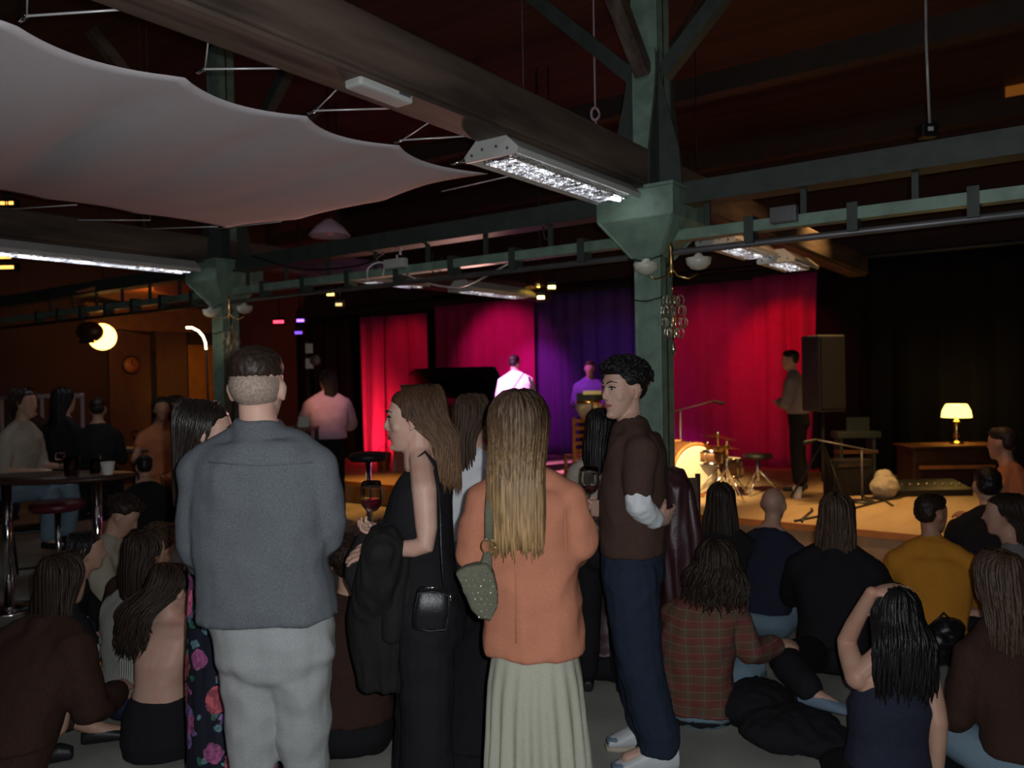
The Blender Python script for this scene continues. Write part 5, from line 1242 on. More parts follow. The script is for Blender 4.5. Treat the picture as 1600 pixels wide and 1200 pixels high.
small_drum(1138, 730, 9.2, .15, .2, 'tom drum just right of the snare drum')
def cymbal(px, py, d, r, label, tilt=.15, mat='brass'):
    p = dk(px, py, d); z = p.z - STAGE_Z; t = thing('cymbal', label, 'cymbal', hung(p, STAGE_Z))
    lathe('disc', [(r, 0), (r * .3, .018), (r * .22, .03), (0, .04), (0, .036), (r * .22, .026), (r * .3, .014), (r, -.003)], M[mat], t, c=(0, 0, z), axis=(tilt, -.1, 1), close=False, n=32)
    tube('pole', [(0, 0, z + .06), (0, 0, .1)], .010, M['chrome'], t)
    tube('wing_nut', [(0, 0, z + .04), (0, 0, z + .07)], .014, M['chrome'], t)
    for a in range(3): tube('leg', [(0, 0, .34), (.27 * math.cos(a * 2.1), .27 * math.sin(a * 2.1), .01)], .010, M['chrome'], t)
cymbal(1122, 684, 8.9, .2, 'upper cymbal of the drum kit on chrome stand')
cymbal(1105, 700, 9.5, .19, 'cymbal at left of the snare drum', -.1)
cymbal(1136, 700, 8.7, .15, 'small cymbal low at right of the drum kit', .1)
p = dk(1184, 712, 9.1); t = thing('drum_stool', 'round black-topped drum stool right of the drum kit', 'stool', hung(p, STAGE_Z)); z = p.z - STAGE_Z
lathe('seat', [(0, -.03), (.15, -.03), (.165, -.01), (.16, .02), (0, .03)], M['black'], t, c=(0, 0, z)); tube('pole', [(0, 0, z - .03), (0, 0, .15)], .022, M['chrome'], t)
for a in range(3): tube('leg', [(0, 0, .28), (.25 * math.cos(a * 2.1 + 1), .25 * math.sin(a * 2.1 + 1), .012)], .011, M['chrome'], t)
p = onZ(1130, 775, STAGE_Z); t = thing('drum_pedal', 'chrome pedal lying in front of the drum kit', 'pedal', p); 
bm = NB(); box_bm(bm, -.06, .06, -.15, .15, 0, .02, Matrix.Rotation(.3, 4, 'Z')); obj('base', bm, M['chrome'], t, smooth=False)
bm = NB(); box_bm(bm, -.04, .04, -.14, .12, .03, .045, Matrix.Rotation(.3, 4, 'Z') @ Matrix.Rotation(.25, 4, 'X') @ Matrix.Translation((0, 0, .025))); obj('footboard', bm, M['chrome'], t, smooth=False)
tube('axle', [(-.09, .1, .02), (-.09, .1, .13), (.09, .1, .13), (.09, .1, .02)], .008, M['chrome'], t)
# loudspeaker on a pole
p = dk(1284, 585, 8.6); t = thing('loudspeaker', 'black loudspeaker raised on tripod in front of the black drape', 'speaker', hung(p, STAGE_Z), YAW - PI / 2 + .3); t.scale = (.78, .85, 1); z = p.z - STAGE_Z
bm = NB(); prism_bm(bm, [(-.22, -.2), (.22, -.2), (.17, .2), (-.17, .2)], z - .40, z + .42); obj('cabinet', bm, plain('black speaker shell', (.03, .03, .03), .6), t, smooth=False, bevel=.02)
bm = NB(); box_bm(bm, -.19, .19, -.215, -.201, z - .36, z + .38); obj('grille', bm, plain('speaker grille', (.022, .022, .022), .7, bump=.4, scale=90), t, smooth=False)
tube('pole', [(0, 0, z - .40), (0, 0, .2)], .022, M['black'], t)
for a in range(3): tube('leg', [(0, 0, .62), (.42 * math.cos(a * 2.1 + .5), .42 * math.sin(a * 2.1 + .5), .015)], .014, M['black'], t)
# lamp on cabinet
c0 = dk(1497, 696, 9.3); cz = c0.z - STAGE_Z
t = thing('cabinet', 'dark wooden cabinet carrying the yellow table lamp', 'cabinet', hung(c0, STAGE_Z), YAW - PI / 2)
box('body', -.52, .52, 0, .42, .04, cz - .02, M['wooddark'], t, .008); box('top_board', -.56, .56, -.03, .44, cz - .02, cz, M['wood'], t, .004)
box('shelf_strip', -.46, .42, -.03, .0, cz - .27, cz - .23, M['orangewood'], t); box('door_panel', -.46, .46, -.012, .0, .08, cz - .30, M['c_maroon'], t, .005); box('drawer_front', -.5, .5, -.012, 0, cz - .21, cz - .05, M['wooddark'], t, .005)
for x in (-.5, .5): box('foot', x - .04, x + .04, .05, .45, 0, .04, M['black'], t)
lp = thing('table_lamp', 'small lit table lamp with yellow shade on the dark cabinet', 'lamp', hung(dk(1495, 696, 9.5), STAGE_Z + cz), 0)
lp.scale = (.93, .93, .95)
lathe('base', [(0, 0), (.085, 0), (.085, .012), (.05, .03), (.03, .05), (.045, .09), (.035, .16), (.04, .22), (.03, .26), (.05, .285), (.02, .30), (.012, .36), (0, .36)], M['brass'], lp)
M['shade'] = emis('lit yellow lampshade', (1.0, 0.72, 0.16), 3.2, (.9, .7, .3))
lathe('lamp_shade', [(.178, .335), (.165, .42), (.13, .49), (.12, .50), (.118, .495), (.16, .42), (.172, .335)], M['shade'], lp, close=False, n=32)
M['bulb'] = emis('lamp bulb', (1.0, 0.8, 0.35), 25)
bm = NB(); ell_bm(bm, (0, 0, .42), (.03, .03, .04)); obj('bulb', bm, M['bulb'], lp)
light('table_lamp_light', 'POINT', lp.location + V3(0, 0, .55), None, 5, (1, .6, .12), .05)
# equipment row left of cabinet
e = dk(1438, 752, 8.9)
t = thing('mixing_desk', 'low black mixing desk on the stage before the lamp cabinet', 'equipment', hung(e, STAGE_Z), YAW - PI / 2)
bm = NB(); prism_bm(bm, [(-.2, .0), (.2, .0), (.2, .14), (-.2, .07)], -.48, .48, Matrix(((0, 0, 1, 0), (1, 0, 0, 0), (0, 1, 0, 0), (0, 0, 0, 1)))); obj('housing', bm, M['black'], t, smooth=False, bevel=.008)
for i in range(10): lathe('knob', [(.014, 0), (.012, .03), (0, .03)], M['chrome'], t, c=(-.42 + i * .093, -.05, .095), n=10)
e = dk(1335, 690, 9.8); t = thing('keyboard_stand', 'dim green-lit keyboard stand right of the loudspeaker', 'stand', hung(e, STAGE_Z), YAW - PI / 2); z = e.z - STAGE_Z
box('keyboard', -.25, .28, -.12, .12, z + .05, z + .13, M['greend'], t, .01); box('shelf', -.22, .25, -.1, .1, z - .14, z - .10, M['wood'], t)  # green light on grey gear is put into this dull green colour
for x in (-.2, .2): box('leg', x - .015, x + .015, -.1, .1, 0, z + .05, M['greend'], t)
box('laptop', -.1, .18, -.02, .0, z + .13, z + .3, M['greend'], t)
e = onZ(1335, 775, STAGE_Z); t = thing('amplifier', 'black guitar amplifier on the stage under the keyboard stand', 'amplifier', (e.x, e.y, STAGE_Z), YAW - PI / 2 + .2)
box('case', -.25, .25, 0, .22, 0, .4, M['black'], t, .015); box('grille', -.22, .22, -.01, 0, .04, .3, M['black'], t); box('panel', -.2, .2, -.012, 0, .33, .37, M['chrome'], t)
e = onZ(1382, 778, STAGE_Z); bm = NB(); ell_bm(bm, (0, 0, .12), (.2, .14, .12)); ell_bm(bm, (.1, .02, .2), (.14, .1, .09))
t = organic('cloth_bundle', bm, M['c_cream'], None, .015, 3, folds(.02, 9)); t.location = e; tag(t, 'pale bundle of cloth on the stage left of the mixing desk', 'cloth')
e = onZ(1246, 778, STAGE_Z); t = thing('paper_cup', 'small white cup on stage boards left of the speaker tripod', 'cup', e)
lathe('cup_body', [(.04, 0), (.05, .11), (.047, .11), (.038, .006), (0, .006)], M['paper'], t, close=False); lathe('lid', [(.053, .11), (.053, .12), (.035, .13), (0, .13)], M['paper'], t)
for (a, b_), l in zip((((1268, 795), (1190, 850)), ((1440, 770), (1240, 815)), ((1395, 790), (1340, 770))), ('from the speaker tripod to the stage edge', 'across the stage boards toward the mixing desk', 'behind the cloth bundle')):
    p0 = onZ(*a, STAGE_Z + .01); p1_ = onZ(*b_, STAGE_Z + .01)
    if p1_.x < XS + .05: p1_.x = XS + .05
    tag(tube('stage_cable', [p0, p0.lerp(p1_, .3) + V3(.12, 0, 0), p0.lerp(p1_, .7) - V3(.1, 0, 0), p1_], .012, M['black']), 'black cable lying ' + l, 'cable')
def mic(px, d, ytop, label, boom=.5, side=1):
    p = G(px, d, STAGE_Z); z = W(px, ytop, d).z - STAGE_Z; t = thing('microphone_stand', label, 'microphone stand', p, YAW - PI / 2)
    lathe('foot', [(0, 0), (.13, 0), (.12, .02), (0, .03)], M['black'], t); tube('pole', [(0, 0, .02), (0, 0, z)], .011, M['grey_metal'], t); e = V3(side * boom, -.05, z + .1)
    tube('boom', [(-side * .15, 0, z - .04), e], .008, M['grey_metal'], t); tube('microphone', [e, e + V3(side * .12, 0, -.03)], [.014, .024], M['black'], t, dome=True)
mic(1345, 8.4, 700, 'thin microphone stand on the stage before the black drape', .5, -1)
mic(1062, 9.9, 640, 'microphone stand left of the drum kit in front of the red curtain', .4, 1)

# left of the stage: tall stand with tags, desk, stool, bucket
p = G(487, 10.6); t = thing('lamp_stand', 'tall thin stand with white tags and round disc, left of the pink shirt', 'stand', p, YAW - PI / 2)
zt = W(485, 535, 10.6).z; tube('pole', [(0, 0, 0), (-.06, 0, zt)], .02, M['black'], t); 
for y0, y1 in ((537, 552), (560, 576)): box('tag', -.07, .03, -.03, -.02, W(485, y1, 10.6).z, W(485, y0, 10.6).z, M['paper'], t)
lathe('disc', [(0, 0), (.07, 0), (.07, .02), (0, .02)], M['grey_metal'], t, c=(.06, -.03, W(494, 563, 10.6).z), axis=(0, -1, 0)); lathe('foot', [(0, 0), (.2, 0), (.19, .02), (0, .03)], M['black'], t)
p = G(462, 9.0); t = thing('side_table', 'dark table with white paper and yellow-lit top left of the pink shirt', 'table', p, YAW - PI / 2)
zt = W(462, 668, 9.0).z; box('tabletop', -.35, .2, -.25, .25, zt - .03, zt, M['wood'], t, .004)
for x in (-.32, .17):
    for y in (-.22, .22): box('leg', x - .02, x + .02, y - .02, y + .02, 0, zt - .03, M['wooddark'], t)
q = thing('paper_stack', 'white paper propped on the table left of the pink shirt', 'paper', (p.x, p.y, zt), YAW - PI / 2)
bm = NB(); box_bm(bm, .02, .14, -.02, .0, 0, .12, Matrix.Rotation(-.2, 4, 'X')); obj('sheet', bm, M['paper'], q, smooth=False); box('sheet', -.25, -.05, -.05, .1, 0, .01, M['paper'], q)
def stool(px, py, d, label, seatm='black', r=.17, group=None):
    p = W(px, py, d); t = thing('bar_stool', label, 'stool', (p.x, p.y, 0), 0, group)
    lathe('seat', [(0, -.05), (r * .9, -.05), (r, -.03), (r, 0), (r * .9, .02), (0, .025)], M[seatm], t, c=(0, 0, p.z))
    tube('pole', [(0, 0, p.z - .05), (0, 0, .03)], .024, M['chrome'], t); lathe('foot', [(0, 0), (.2, 0), (.19, .015), (.03, .03), (0, .03)], M['chrome'], t)
    lathe('footrest', [(.13, .28), (.142, .29), (.13, .30), (.118, .29)], M['chrome'], t, close=False); tube('footrest_bar', [(-.13, 0, .29), (.13, 0, .29)], .008, M['chrome'], t)
stool(575, 711, 7.0, 'round dark bar stool in front of the pink-lit curtain')
stool(90, 787, 6.3, 'bar stool with maroon seat at the tall table, left', 'maroonseat', .2)
p = onZ(600, 735, STAGE_Z); t = thing('brass_bucket', 'brass bucket shining on stage edge beside blond profile person', 'bucket', p)
lathe('bucket_body', [(.09, 0), (.12, .26), (.125, .27), (.115, .26), (.085, .01), (0, .01)], M['brass'], t, close=False); tube('handle', [(-.12, 0, .26), (-.08, 0, .36), (.08, 0, .36), (.12, 0, .26)], .006, M['brass'], t)
p = onZ(628, 738, STAGE_Z); t = thing('stage_monitor', 'red-lit wedge box on stage edge behind blond profile person', 'speaker', p, YAW - PI / 2)
bm = NB(); prism_bm(bm, [(0, 0), (.3, 0), (.3, .3), (.12, .34)], -.14, .14, Matrix(((0, 0, 1, 0), (1, 0, 0, 0), (0, 1, 0, 0), (0, 0, 0, 1)))); obj('case', bm, M['c_lilac'], t, smooth=False, bevel=.01); box('handle', -.05, .05, .31, .325, .16, .19, M['black'], t)

# ------------------------------------------------------------------ sconces on the columns
def sconce(x, y, label, k=1.0):
    t = thing('wall_sconce', label, 'lamp', (x, y, 2.42), YAW - PI / 2)
    tube('bracket', [(0, .06, .02), (0, -.02, .05), (0, -.06, .02)], .010, M['brass'], t); lathe('stem', [(0, -.10), (.012, -.09), (.016, -.04), (.010, 0), (.02, .03), (.012, .07), (.018, .10), (.006, .14), (0, .15)], M['brass'], t, c=(0, -.06, .03))
    for s, dz in ((-1, 0.0), (1, .03)):
        tube('arm', [(0, -.06, .0), (s * .04, -.08, -.06), (s * .11, -.09, -.08), (s * .17, -.10, -.05)], .006, M['brass'], t)
        lathe('bowl', [(.012, -.045), (.05, -.035), (.078, -.005), (.086, .035), (.082, .035), (.074, -.003), (.048, -.03), (0, -.038)], M['opal'], t, c=(s * .175, -.10, -.01 + dz), close=False)
        bm = NB(); ell_bm(bm, (s * .175, -.10, .025 + dz), (.034, .034, .036)); obj('bulb', bm, M['opal'], t)
    return t
q = W(1010, 432, 5.5)
sconce(XC - .02, YC - .13, 'brass wall lamp with two opal bowls on the near column')
sconce(XC - .02, YC + 4.83, 'brass wall lamp with two opal bowls on the far left column')
def pendant(x, y, z, label):
    t = thing('crystal_pendant', label, 'ornament', (x, y, z), YAW - PI / 2)
    tube('hook', [(0, .05, .22), (0, -.02, .22), (0, -.03, .16)], .005, M['brass'], t)
    tube('spine', [(0, -.03, .16), (0, -.03, -.20)], .006, M['brass'], t)
    for zz, rr, nn in ((.10, .05, 5), (.03, .065, 6), (-.05, .075, 6), (-.12, .045, 5)):
        for i in range(nn):
            a = i * 2 * PI / nn + zz * 9; c = V3(math.cos(a) * rr, -.05 + math.sin(a) * rr * .5, zz)
            tube('arm', [(0, -.03, zz + .03), c + V3(0, 0, .03)], .003, M['brass'], t, 5)
            pts = [c + V3(math.cos(a) * math.sin(b_) * .026, 0, math.cos(b_) * .034) for b_ in [q * PI / 5 for q in range(11)]]
            bm = NB(); tube_bm(bm, pts, .0042, 5); obj('loop', bm, M['crystal'], t)
    lathe('drop', [(0, -.28), (.02, -.24), (.012, -.19), (0, -.17)], M['crystal'], t, c=(0, -.03, 0), n=8)
pendant(XC - .01, YC - .14, 2.10, 'gilt wire pendant ornament hanging on near column below its lamp')
pendant(XC - .01, YC + 4.82, 2.08, 'gilt pendant ornament on the far left column')

# ------------------------------------------------------------------ ceiling lamps, cables
def lamp_dot(px, py, d, col, s, label, w=.09, name='spot_lamp', rz=0):
    p = W(px, py, d); t = thing(name, label, 'lamp', (p.x, p.y, p.z), YAW - PI / 2)
    tube('yoke', [(0, .03, .16), (0, .03, .04)], .008, M['black'], t); bm = NB(); box_bm(bm, -w / 2 - .01, w / 2 + .01, -.02, .10, -.03, .06); obj('housing', bm, M['black'], t, smooth=False, bevel=.006)
    bm = NB(); box_bm(bm, -w / 2, w / 2, -.028, -.021, -.018, .018); obj('lens', bm, emis('lens ' + label[:12], col, s), t, smooth=False)
    tube('drop_rod', [(0, .03, .16), (0, .03, ZC - p.z)], .008, M['black'], t)
lamp_dot(436, 503, 11, (1, .03, .06), 6, 'small stage lamp glowing red at left under the girder', .14)
lamp_dot(470, 501, 11, (.25, .1, 1), 5, 'small stage lamp glowing violet, right of the red one', .1)
lamp_dot(467, 520, 11, (.25, .1, 1), 1.5, 'dim violet stage lamp below the brighter violet one', .1)
lamp_dot(517, 460, 10, (1, .8, .2), 3, 'small yellow lamp above the black drape at left', .09)
lamp_dot(530, 476, 10, (1, .75, .3), 1.2, 'dim yellow lamp just under the small yellow lamp', .08)
lamp_dot(862, 449, 9, (1, .8, .2), 6, 'small yellow lamp right of the yellow dish lamp', .08)
lamp_dot(845, 465, 9, (1, .8, .3), 6, 'small yellow lamp at the top of the purple curtain', .08)
def dish(px, py, d, r, col, label, mat=None, glow=2, axis=(0, 0, 1)):
    p = W(px, py, d); t = thing('pendant_lamp', label, 'lamp', (p.x, p.y, p.z))
    lathe('lamp_shade', [(.03, .12), (.05, .11), (r * .7, .04), (r, -.04), (r - .01, -.045), (r * .65, .02), (.04, .09), (0, .10)], M[mat or 'white_enamel'], t, close=False, axis=axis)
    bm = NB(); ell_bm(bm, (0, 0, .01), (.045, .045, .05)); obj('bulb', bm, emis('bulb ' + label[:10], col, glow), t)
    tube('cord', [(0, 0, .1), (0, 0, ZC - p.z)], .005, M['black'], t, 6)
dish(842, 444, 9.2, .17, (1, .7, .1), 'yellow dish lamp above the purple curtain', 'brass', 5)
dish(515, 362, 7.6, .2, (1, .3, .3), 'unlit reddish pendant shade above the girder, centre left', 'c_lilac', .02)
dish(1090, 345, 7.5, .16, (1, 1, 1), 'white pendant shade just right of the column capital', None, .05)
strip_light(W(1118, 372, 6.4) - V3(0, 0, .05), 1.1, 'strip light right of the column, below the green girder', hot=False, lit='tube_glow')
strip_light(W(1212, 402, 7.2) - V3(0, 0, .05), .8, 'short strip light lit orange in front of the red curtain top', hot=False, lit='tube_glow')
strip_light(W(720, 455, 8.5), 1.2, 'violet-lit strip light above the pink curtain', hot=False, lit='tube_glow')
strip_light(W(570, 440, 8.8), .9, 'violet-lit strip light above the left red curtain', hot=False, lit='tube_glow')
light('pink_lantern', 'SPOT', (7.6, 6.4, 2.2), (7.2, 6.9, 3.0), 14, (.6, .2, 1), .05, 80, .8)
light('amber_lantern', 'SPOT', (7.2, 1.2, 2.1), (6.6, 1.9, 3.1), 10, (1, .5, .2), .05, 80, .8)
# cables slung along the girder
rnd = random.Random(5)
def cable(pts, label, mat='black', r=.008):
    P = [W(*p) for p in pts]; Q = []
    for i in range(len(P) - 1):
        for k in range(6):
            t = k / 6; a = P[max(i - 1, 0)]; b_ = P[i]; c = P[i + 1]; d_ = P[min(i + 2, len(P) - 1)]
            Q.append(0.5 * ((2 * b_) + (c - a) * t + (2 * a - 5 * b_ + 4 * c - d_) * t * t + (3 * b_ - a - 3 * c + d_) * t ** 3))
    Q.append(P[-1]); tag(tube('hanging_cable', Q, r, M[mat], None, 6), label, 'cable')
cable([(620, 398, 6.9), (625, 420, 6.9), (660, 440, 6.8), (720, 448, 6.6), (780, 420, 6.4), (805, 405, 6.4)], 'long white cable sagging under the girder in the centre', 'wire')
cable([(575, 440, 6.9), (574, 422, 6.9), (585, 412, 6.9), (600, 412, 6.9), (598, 432, 6.9)], 'white cable loop left of the small white box on the girder', 'wire')
cable([(625, 398, 6.9), (628, 384, 6.9), (640, 382, 6.9)], 'short white cable end curling up from the girder', 'wire', .012)
cable([(675, 395, 6.7), (678, 430, 6.7), (688, 432, 6.7), (690, 400, 6.7)], 'black cable loop at the girder centre')
cable([(848, 330, 6.0), (850, 368, 6.0), (856, 372, 6.0), (862, 340, 6.0)], 'black cable loop on the girder left of the main column', 'black')
cable([(395, 400, 7.6), (470, 420, 7.3), (560, 415, 7.0), (600, 395, 6.9)], 'black cable slung from the far column along the girder')
bx = onX(618, 412, XC - .085); t = thing('junction_box', 'small white junction box on the girder, centre left', 'box', (bx.x, bx.y, bx.z)); box('case', -.03, .03, -.12, .12, -.04, .04, M['white_enamel'], t, .006); box('cover', -.034, -.03, -.10, .10, -.03, .03, M['white_enamel'], t)
bx = onX(1225, 338, XC - .085); t = thing('junction_box', 'grey junction box on the green girder at right', 'box', (bx.x, bx.y, bx.z)); box('case', -.03, .03, -.08, .08, -.04, .06, M['grey_metal'], t, .006); box('cover', -.034, -.03, -.06, .06, -.03, .05, M['grey_metal'], t)
p = W(1447, 60, 6.0); t = thing('hanging_rod', 'thin pale rod with dark box hanging from the roof at upper right', 'rod', (p.x, p.y, 0), YAW - PI / 2)
z0 = W(1447, 195, 6.0).z; tube('rod', [(.02, 0, z0), (0, 0, p.z), (0, 0, ZC)], .010, M['wire'], t); box('head_box', -.06, .06, -.05, .05, z0 - .1, z0, M['black'], t, .01); box('label_plate', -.02, .02, -.055, -.05, z0 - .06, z0 - .03, M['paper'], t)
p = W(930, 178, 5.9); t = thing('rope_hook', 'pale knotted rope hanging behind the timber beam by the column', 'rope', (p.x, p.y, p.z), YAW - PI / 2)
bm = NB(); tube_bm(bm, [V3(math.cos(a) * .03, math.sin(a * 2) * .01, math.sin(a) * .045) for a in [i * PI / 8 for i in range(17)]], .009, 8); obj('knot', bm, M['c_lilac'], t)
tube('rope', [(0, 0, -.04), (.015, 0, -.15)], .008, M['c_lilac'], t); tube('rope', [(0, 0, .04), (0, 0, ZC - p.z)], .006, M['c_lilac'], t)
# amber window, upper right
p0 = onX(1575, 175, XWALL); p1_ = onX(1640, 95, XWALL); w1 = thing('window_1', 'dim amber upper window at the right end of back wall', 'window', (11.74, p1_.y, p0.z)); w1['kind'] = 'structure'
del w1['label']; del w1['category']
box('window_frame', -.03, 0, -.05, p0.y - p1_.y + .05, -.05, p1_.z - p0.z + .05, M['wooddark'], w1); box('pane', -.04, -.031, 0, p0.y - p1_.y, 0, p1_.z - p0.z, emis('amber pane', (1, .35, .04), .07), w1)

# ------------------------------------------------------------------ the bar corner, left
YW = YL - .02
def wallrect(name, x0, x1, y0, y1, mat, th=.06, **k):
    a = onY(x0, y1, YW); b_ = onY(x1, y0, YW); o = box(name, a.x, b_.x, YW - th, YW, a.z, b_.z, mat); return o
struct(wallrect('trim_2', 128, 345, 486, 514, plain('ochre beam', (.3, .13, .04), .7), .12))
o = struct(wallrect('door_1', 172, 231, 516, 742, M['wallbar'], .06)); o = struct(wallrect('door_2', 246, 290, 516, 742, M['wallbar'], .06))
struct(wallrect('trim_3', 291, 336, 540, 742, M['amber'], .05)); struct(wallrect('trim_4', 231, 246, 548, 742, M['black'], .03))
p = onY(204, 570, YW - .07); ck = thing('wall_clock', 'round dark clock on the brown panel beside the bright wall lamp', 'clock', p)
lathe('case', [(0, 0), (.15, 0), (.16, -.02), (.14, -.04), (.13, -.03), (0, -.03)], M['wooddark'], ck, axis=(0, 1, 0), close=False); lathe('dial', [(0, -.031), (.125, -.031), (.125, -.028), (0, -.028)], M['orangewood'], ck, axis=(0, 1, 0), close=False)
box('hand', -.006, .006, -.045, -.036, 0, .09, M['black'], ck); box('hand', 0, .06, -.045, -.036, -.005, .005, M['black'], ck)
p = onY(160, 526, 11.4); t = thing('wall_lamp', 'bright round yellow bar lamp beside the brown panel', 'lamp', p, YAW - PI / 2)
M['hotamber'] = emis('lit amber lens', (1, .55, .13), 6)
lathe('lens', [(0, -.05), (.12, -.04), (.19, 0), (.19, .03), (0, .05)], M['hotamber'], t, axis=(.25, -1, -.2), close=False); 
bm = NB(); ell_bm(bm, (-.09, -.16, .06), (.19, .12, .15)); obj('hood', bm, M['wooddark'], t)
tube('arm', [(0, .03, 0), (0, .5, .12), (.0, 1.5, .12)], .02, M['black'], t); box('barn_door', -.22, .0, -.22, -.2, -.10, -.06, M['brass'], t)
pts = [W(x, y, 8.1) for x, y in ((291, 512), (300, 512), (310, 517), (317, 525), (321, 535), (322, 546))]; o = thing('arc_lamp', 'thin glowing white arc lamp beside the far left column', 'lamp', pts[0])
tube('lit_tube', [q - pts[0] for q in pts], .012, emis('warm white arc', (1, .8, .5), 5), o); tube('stem', [pts[-1] - pts[0], V3(*(pts[-1] - pts[0])) + V3(.02, .0, -1.0), V3(*(pts[-1] - pts[0])) + V3(.02, 0, -pts[-1].z)], .01, M['black'], o)
for px, py, d, l in ((8, 402, 9, 'amber lamp under the roof at far left edge, upper'), (12, 418, 9, 'amber lamp at far left edge, lower'), (12, 318, 9.5, 'amber lamp seen past the sail at far left edge')): lamp_dot(px, py, d, (1, .5, .1), 2.5, l, .16)
# lit canopy
p = W(232, 462, 10.5); t = thing('canopy', 'amber-lit fabric canopy over the bar, left', 'canopy', p, YAW - PI / 2)
bm = NB(); prism_bm(bm, [(-.65, 0), (.15, .2), (.32, .2), (.34, 0)], -.6, .6, Matrix(((1, 0, 0, 0), (0, 0, 1, 0), (0, 1, 0, 0), (0, 0, 0, 1)))); obj('cloth', bm, M['c_orange'], t, smooth=False)
for x in (-.6, .3): tube('hanger', [(x, 0, .02), (x, 0, ZC - p.z)], .008, M['black'], t)
light('canopy_light', 'SPOT', W(235, 480, 9.6), W(235, 450, 10.5), 10, (1, .45, .08), .05, 90, .9)
# rail frame
p = W(0, 640, 9.0); q = W(131, 618, 9.0); t = thing('metal_rail', 'pale pink metal rail frame behind the dark group at left', 'rail', (p.x, p.y, 0)); q0 = V3(q.x - p.x, q.y - p.y, 0)
M['rail'] = plain('pale pink metal', (.45, .33, .32), .4)
tube('top_rail', [V3(0, 0, q.z), q0 + V3(0, 0, q.z)], .03, M['rail'], t)
for f in (.02, .5, .98): tube('post', [q0 * f, q0 * f + V3(0, 0, q.z)], .022, M['rail'], t)
# tables
def table(px, py, d, rx, ry, label, n=2):
    p = W(px, py, d); t = thing('bar_table', label, 'table', (p.x, p.y, 0), YAW - PI / 2)
    bm = NB(); lathe_bm(bm, [(0, -.03), (.98, -.03), (1, -.015), (1, 0), (0, 0)], (0, 0, p.z), 32)
    for v in bm.verts: v.co.x *= rx; v.co.y *= ry
    obj('tabletop', bm, M['wooddark'], t)
    for i in range(n):
        x = 0 if n == 1 else (-rx * .55 + rx * 1.1 * i / (n - 1)); tube('leg', [(x, 0, .02), (x, 0, p.z - .03)], .035, M['chrome'], t, 12); lathe('foot', [(0, 0), (.22, 0), (.2, .02), (0, .03)], M['chrome'], t, c=(x, 0, 0))
    return t, p
t1, p1t = table(80, 743, 6.0, .62, .32, 'long tall bar table with chrome legs at left')
t2, p2t = table(212, 700, 8.3, .30, .26, 'small round tall table between dark group and orange dress', 1)
wine_glass(V3(p1t.x, p1t.y, p1t.z + .086) + RH * .07, 'empty wine glass glinting on the long bar table', 1.0, .02)
def tumbler(p, label, mat, k=1.0):
    t = thing('tumbler', label, 'glass', p); lathe('glass_body', [(.030 * k, 0), (.036 * k, .09 * k), (.034 * k, .09 * k), (.028 * k, .008), (0, .008)], M[mat], t, close=False); lathe('drink', [(0, .01), (.027 * k, .01), (.031 * k, .055 * k), (0, .055 * k)], M['wine'], t, close=False)
tumbler(V3(p1t.x, p1t.y, p1t.z) + RH * .20 - FH * .08, 'brown tumbler in the middle of the long bar table', 'brownglass', 1.6); tumbler(V3(p1t.x, p1t.y, p1t.z) + RH * .29 + FH * .08, 'brown tumbler farther right on the long bar table', 'brownglass', 1.2)
t = thing('paper_cup', 'white paper cup lying at the end of the long bar table', 'cup', V3(p1t.x, p1t.y, p1t.z) + RH * .43); lathe('cup_body', [(.035, 0), (.05, .09), (.047, .09), (.032, .006), (0, .006)], M['paper'], t, close=False); lathe('rim', [(.05, .088), (.053, .092), (.05, .096), (.047, .092)], M['paper'], t, close=False)
wine_glass(V3(p2t.x, p2t.y, p2t.z + .086), 'small glass glinting on the round tall table', 1.0, .02)
def folding_chair(px, py, rz, label):
    p = onZ(px, py, 0); t = thing('folding_chair', label, 'chair', p, YAW - PI / 2 + rz)
    for s in (-.2, .2):
        tube('leg', [(s, -.25, 0), (s, .1, .45), (s, .22, .86)], .012, M['black'], t); tube('leg', [(s * .9, .3, 0), (s * .9, -.18, .45)], .012, M['black'], t)
    box('seat', -.19, .19, -.2, .18, .44, .465, M['black'], t, .006); box('backrest', -.2, .2, .19, .21, .68, .86, M['black'], t, .006); tube('crossbar', [(-.18, .28, .05), (.18, .28, .05)], .01, M['black'], t)
folding_chair(62, 905, .5, 'black folding chair in front of pale blue jeans, left')

# ------------------------------------------------------------------ things on the floor
def heap(name, px, py, rs, mat, label, cat, seed=1, vox=.010, amp=.012, fs=12, add=None):
    p = onZ(px, py, 0); bm = NB()
    for c, r in rs: ell_bm(bm, (c[0], c[1], c[2]), r)
    t = thing(name, label, cat, p, YAW - PI / 2); organic('cloth' if cat in ('coat', 'cloth', 'scarf') else 'bag_body', bm, M[mat], t, vox, 3, folds(amp, fs, seed))
    if add: add(t)
    return t
heap('handbag', 533, 1160, [((0, .05, .10), (.10, .09, .11)), ((-.02, .05, .2), (.07, .06, .12)), ((.05, .02, .05), (.08, .09, .05))], 'blackleather', 'crumpled black bag on the floor right of pale grey trousers', 'bag', 1, add=lambda t: tube('handle', [(-.06, 0, .25), (-.03, -.05, .06), (.02, -.13, .02), (.09, -.10, .02), (.12, -.02, .06)], .007, M['black'], t))
heap('handbag', 597, 1146, [((0, .05, .09), (.075, .06, .09)), ((.0, .05, .05), (.08, .065, .05)), ((.01, .04, .13), (.06, .045, .05))], 'patent', 'small glossy patent leather bag on the floor behind the draped coat', 'bag', 2, amp=.006, add=lambda t: (tube('handle', [(-.05, .03, .16), (-.02, .03, .22), (.03, .03, .22), (.05, .03, .16)], .006, M['patent'], t), tube('clasp', [(-.02, -.02, .14), (.02, -.02, .14)], .006, M['brass'], t)))
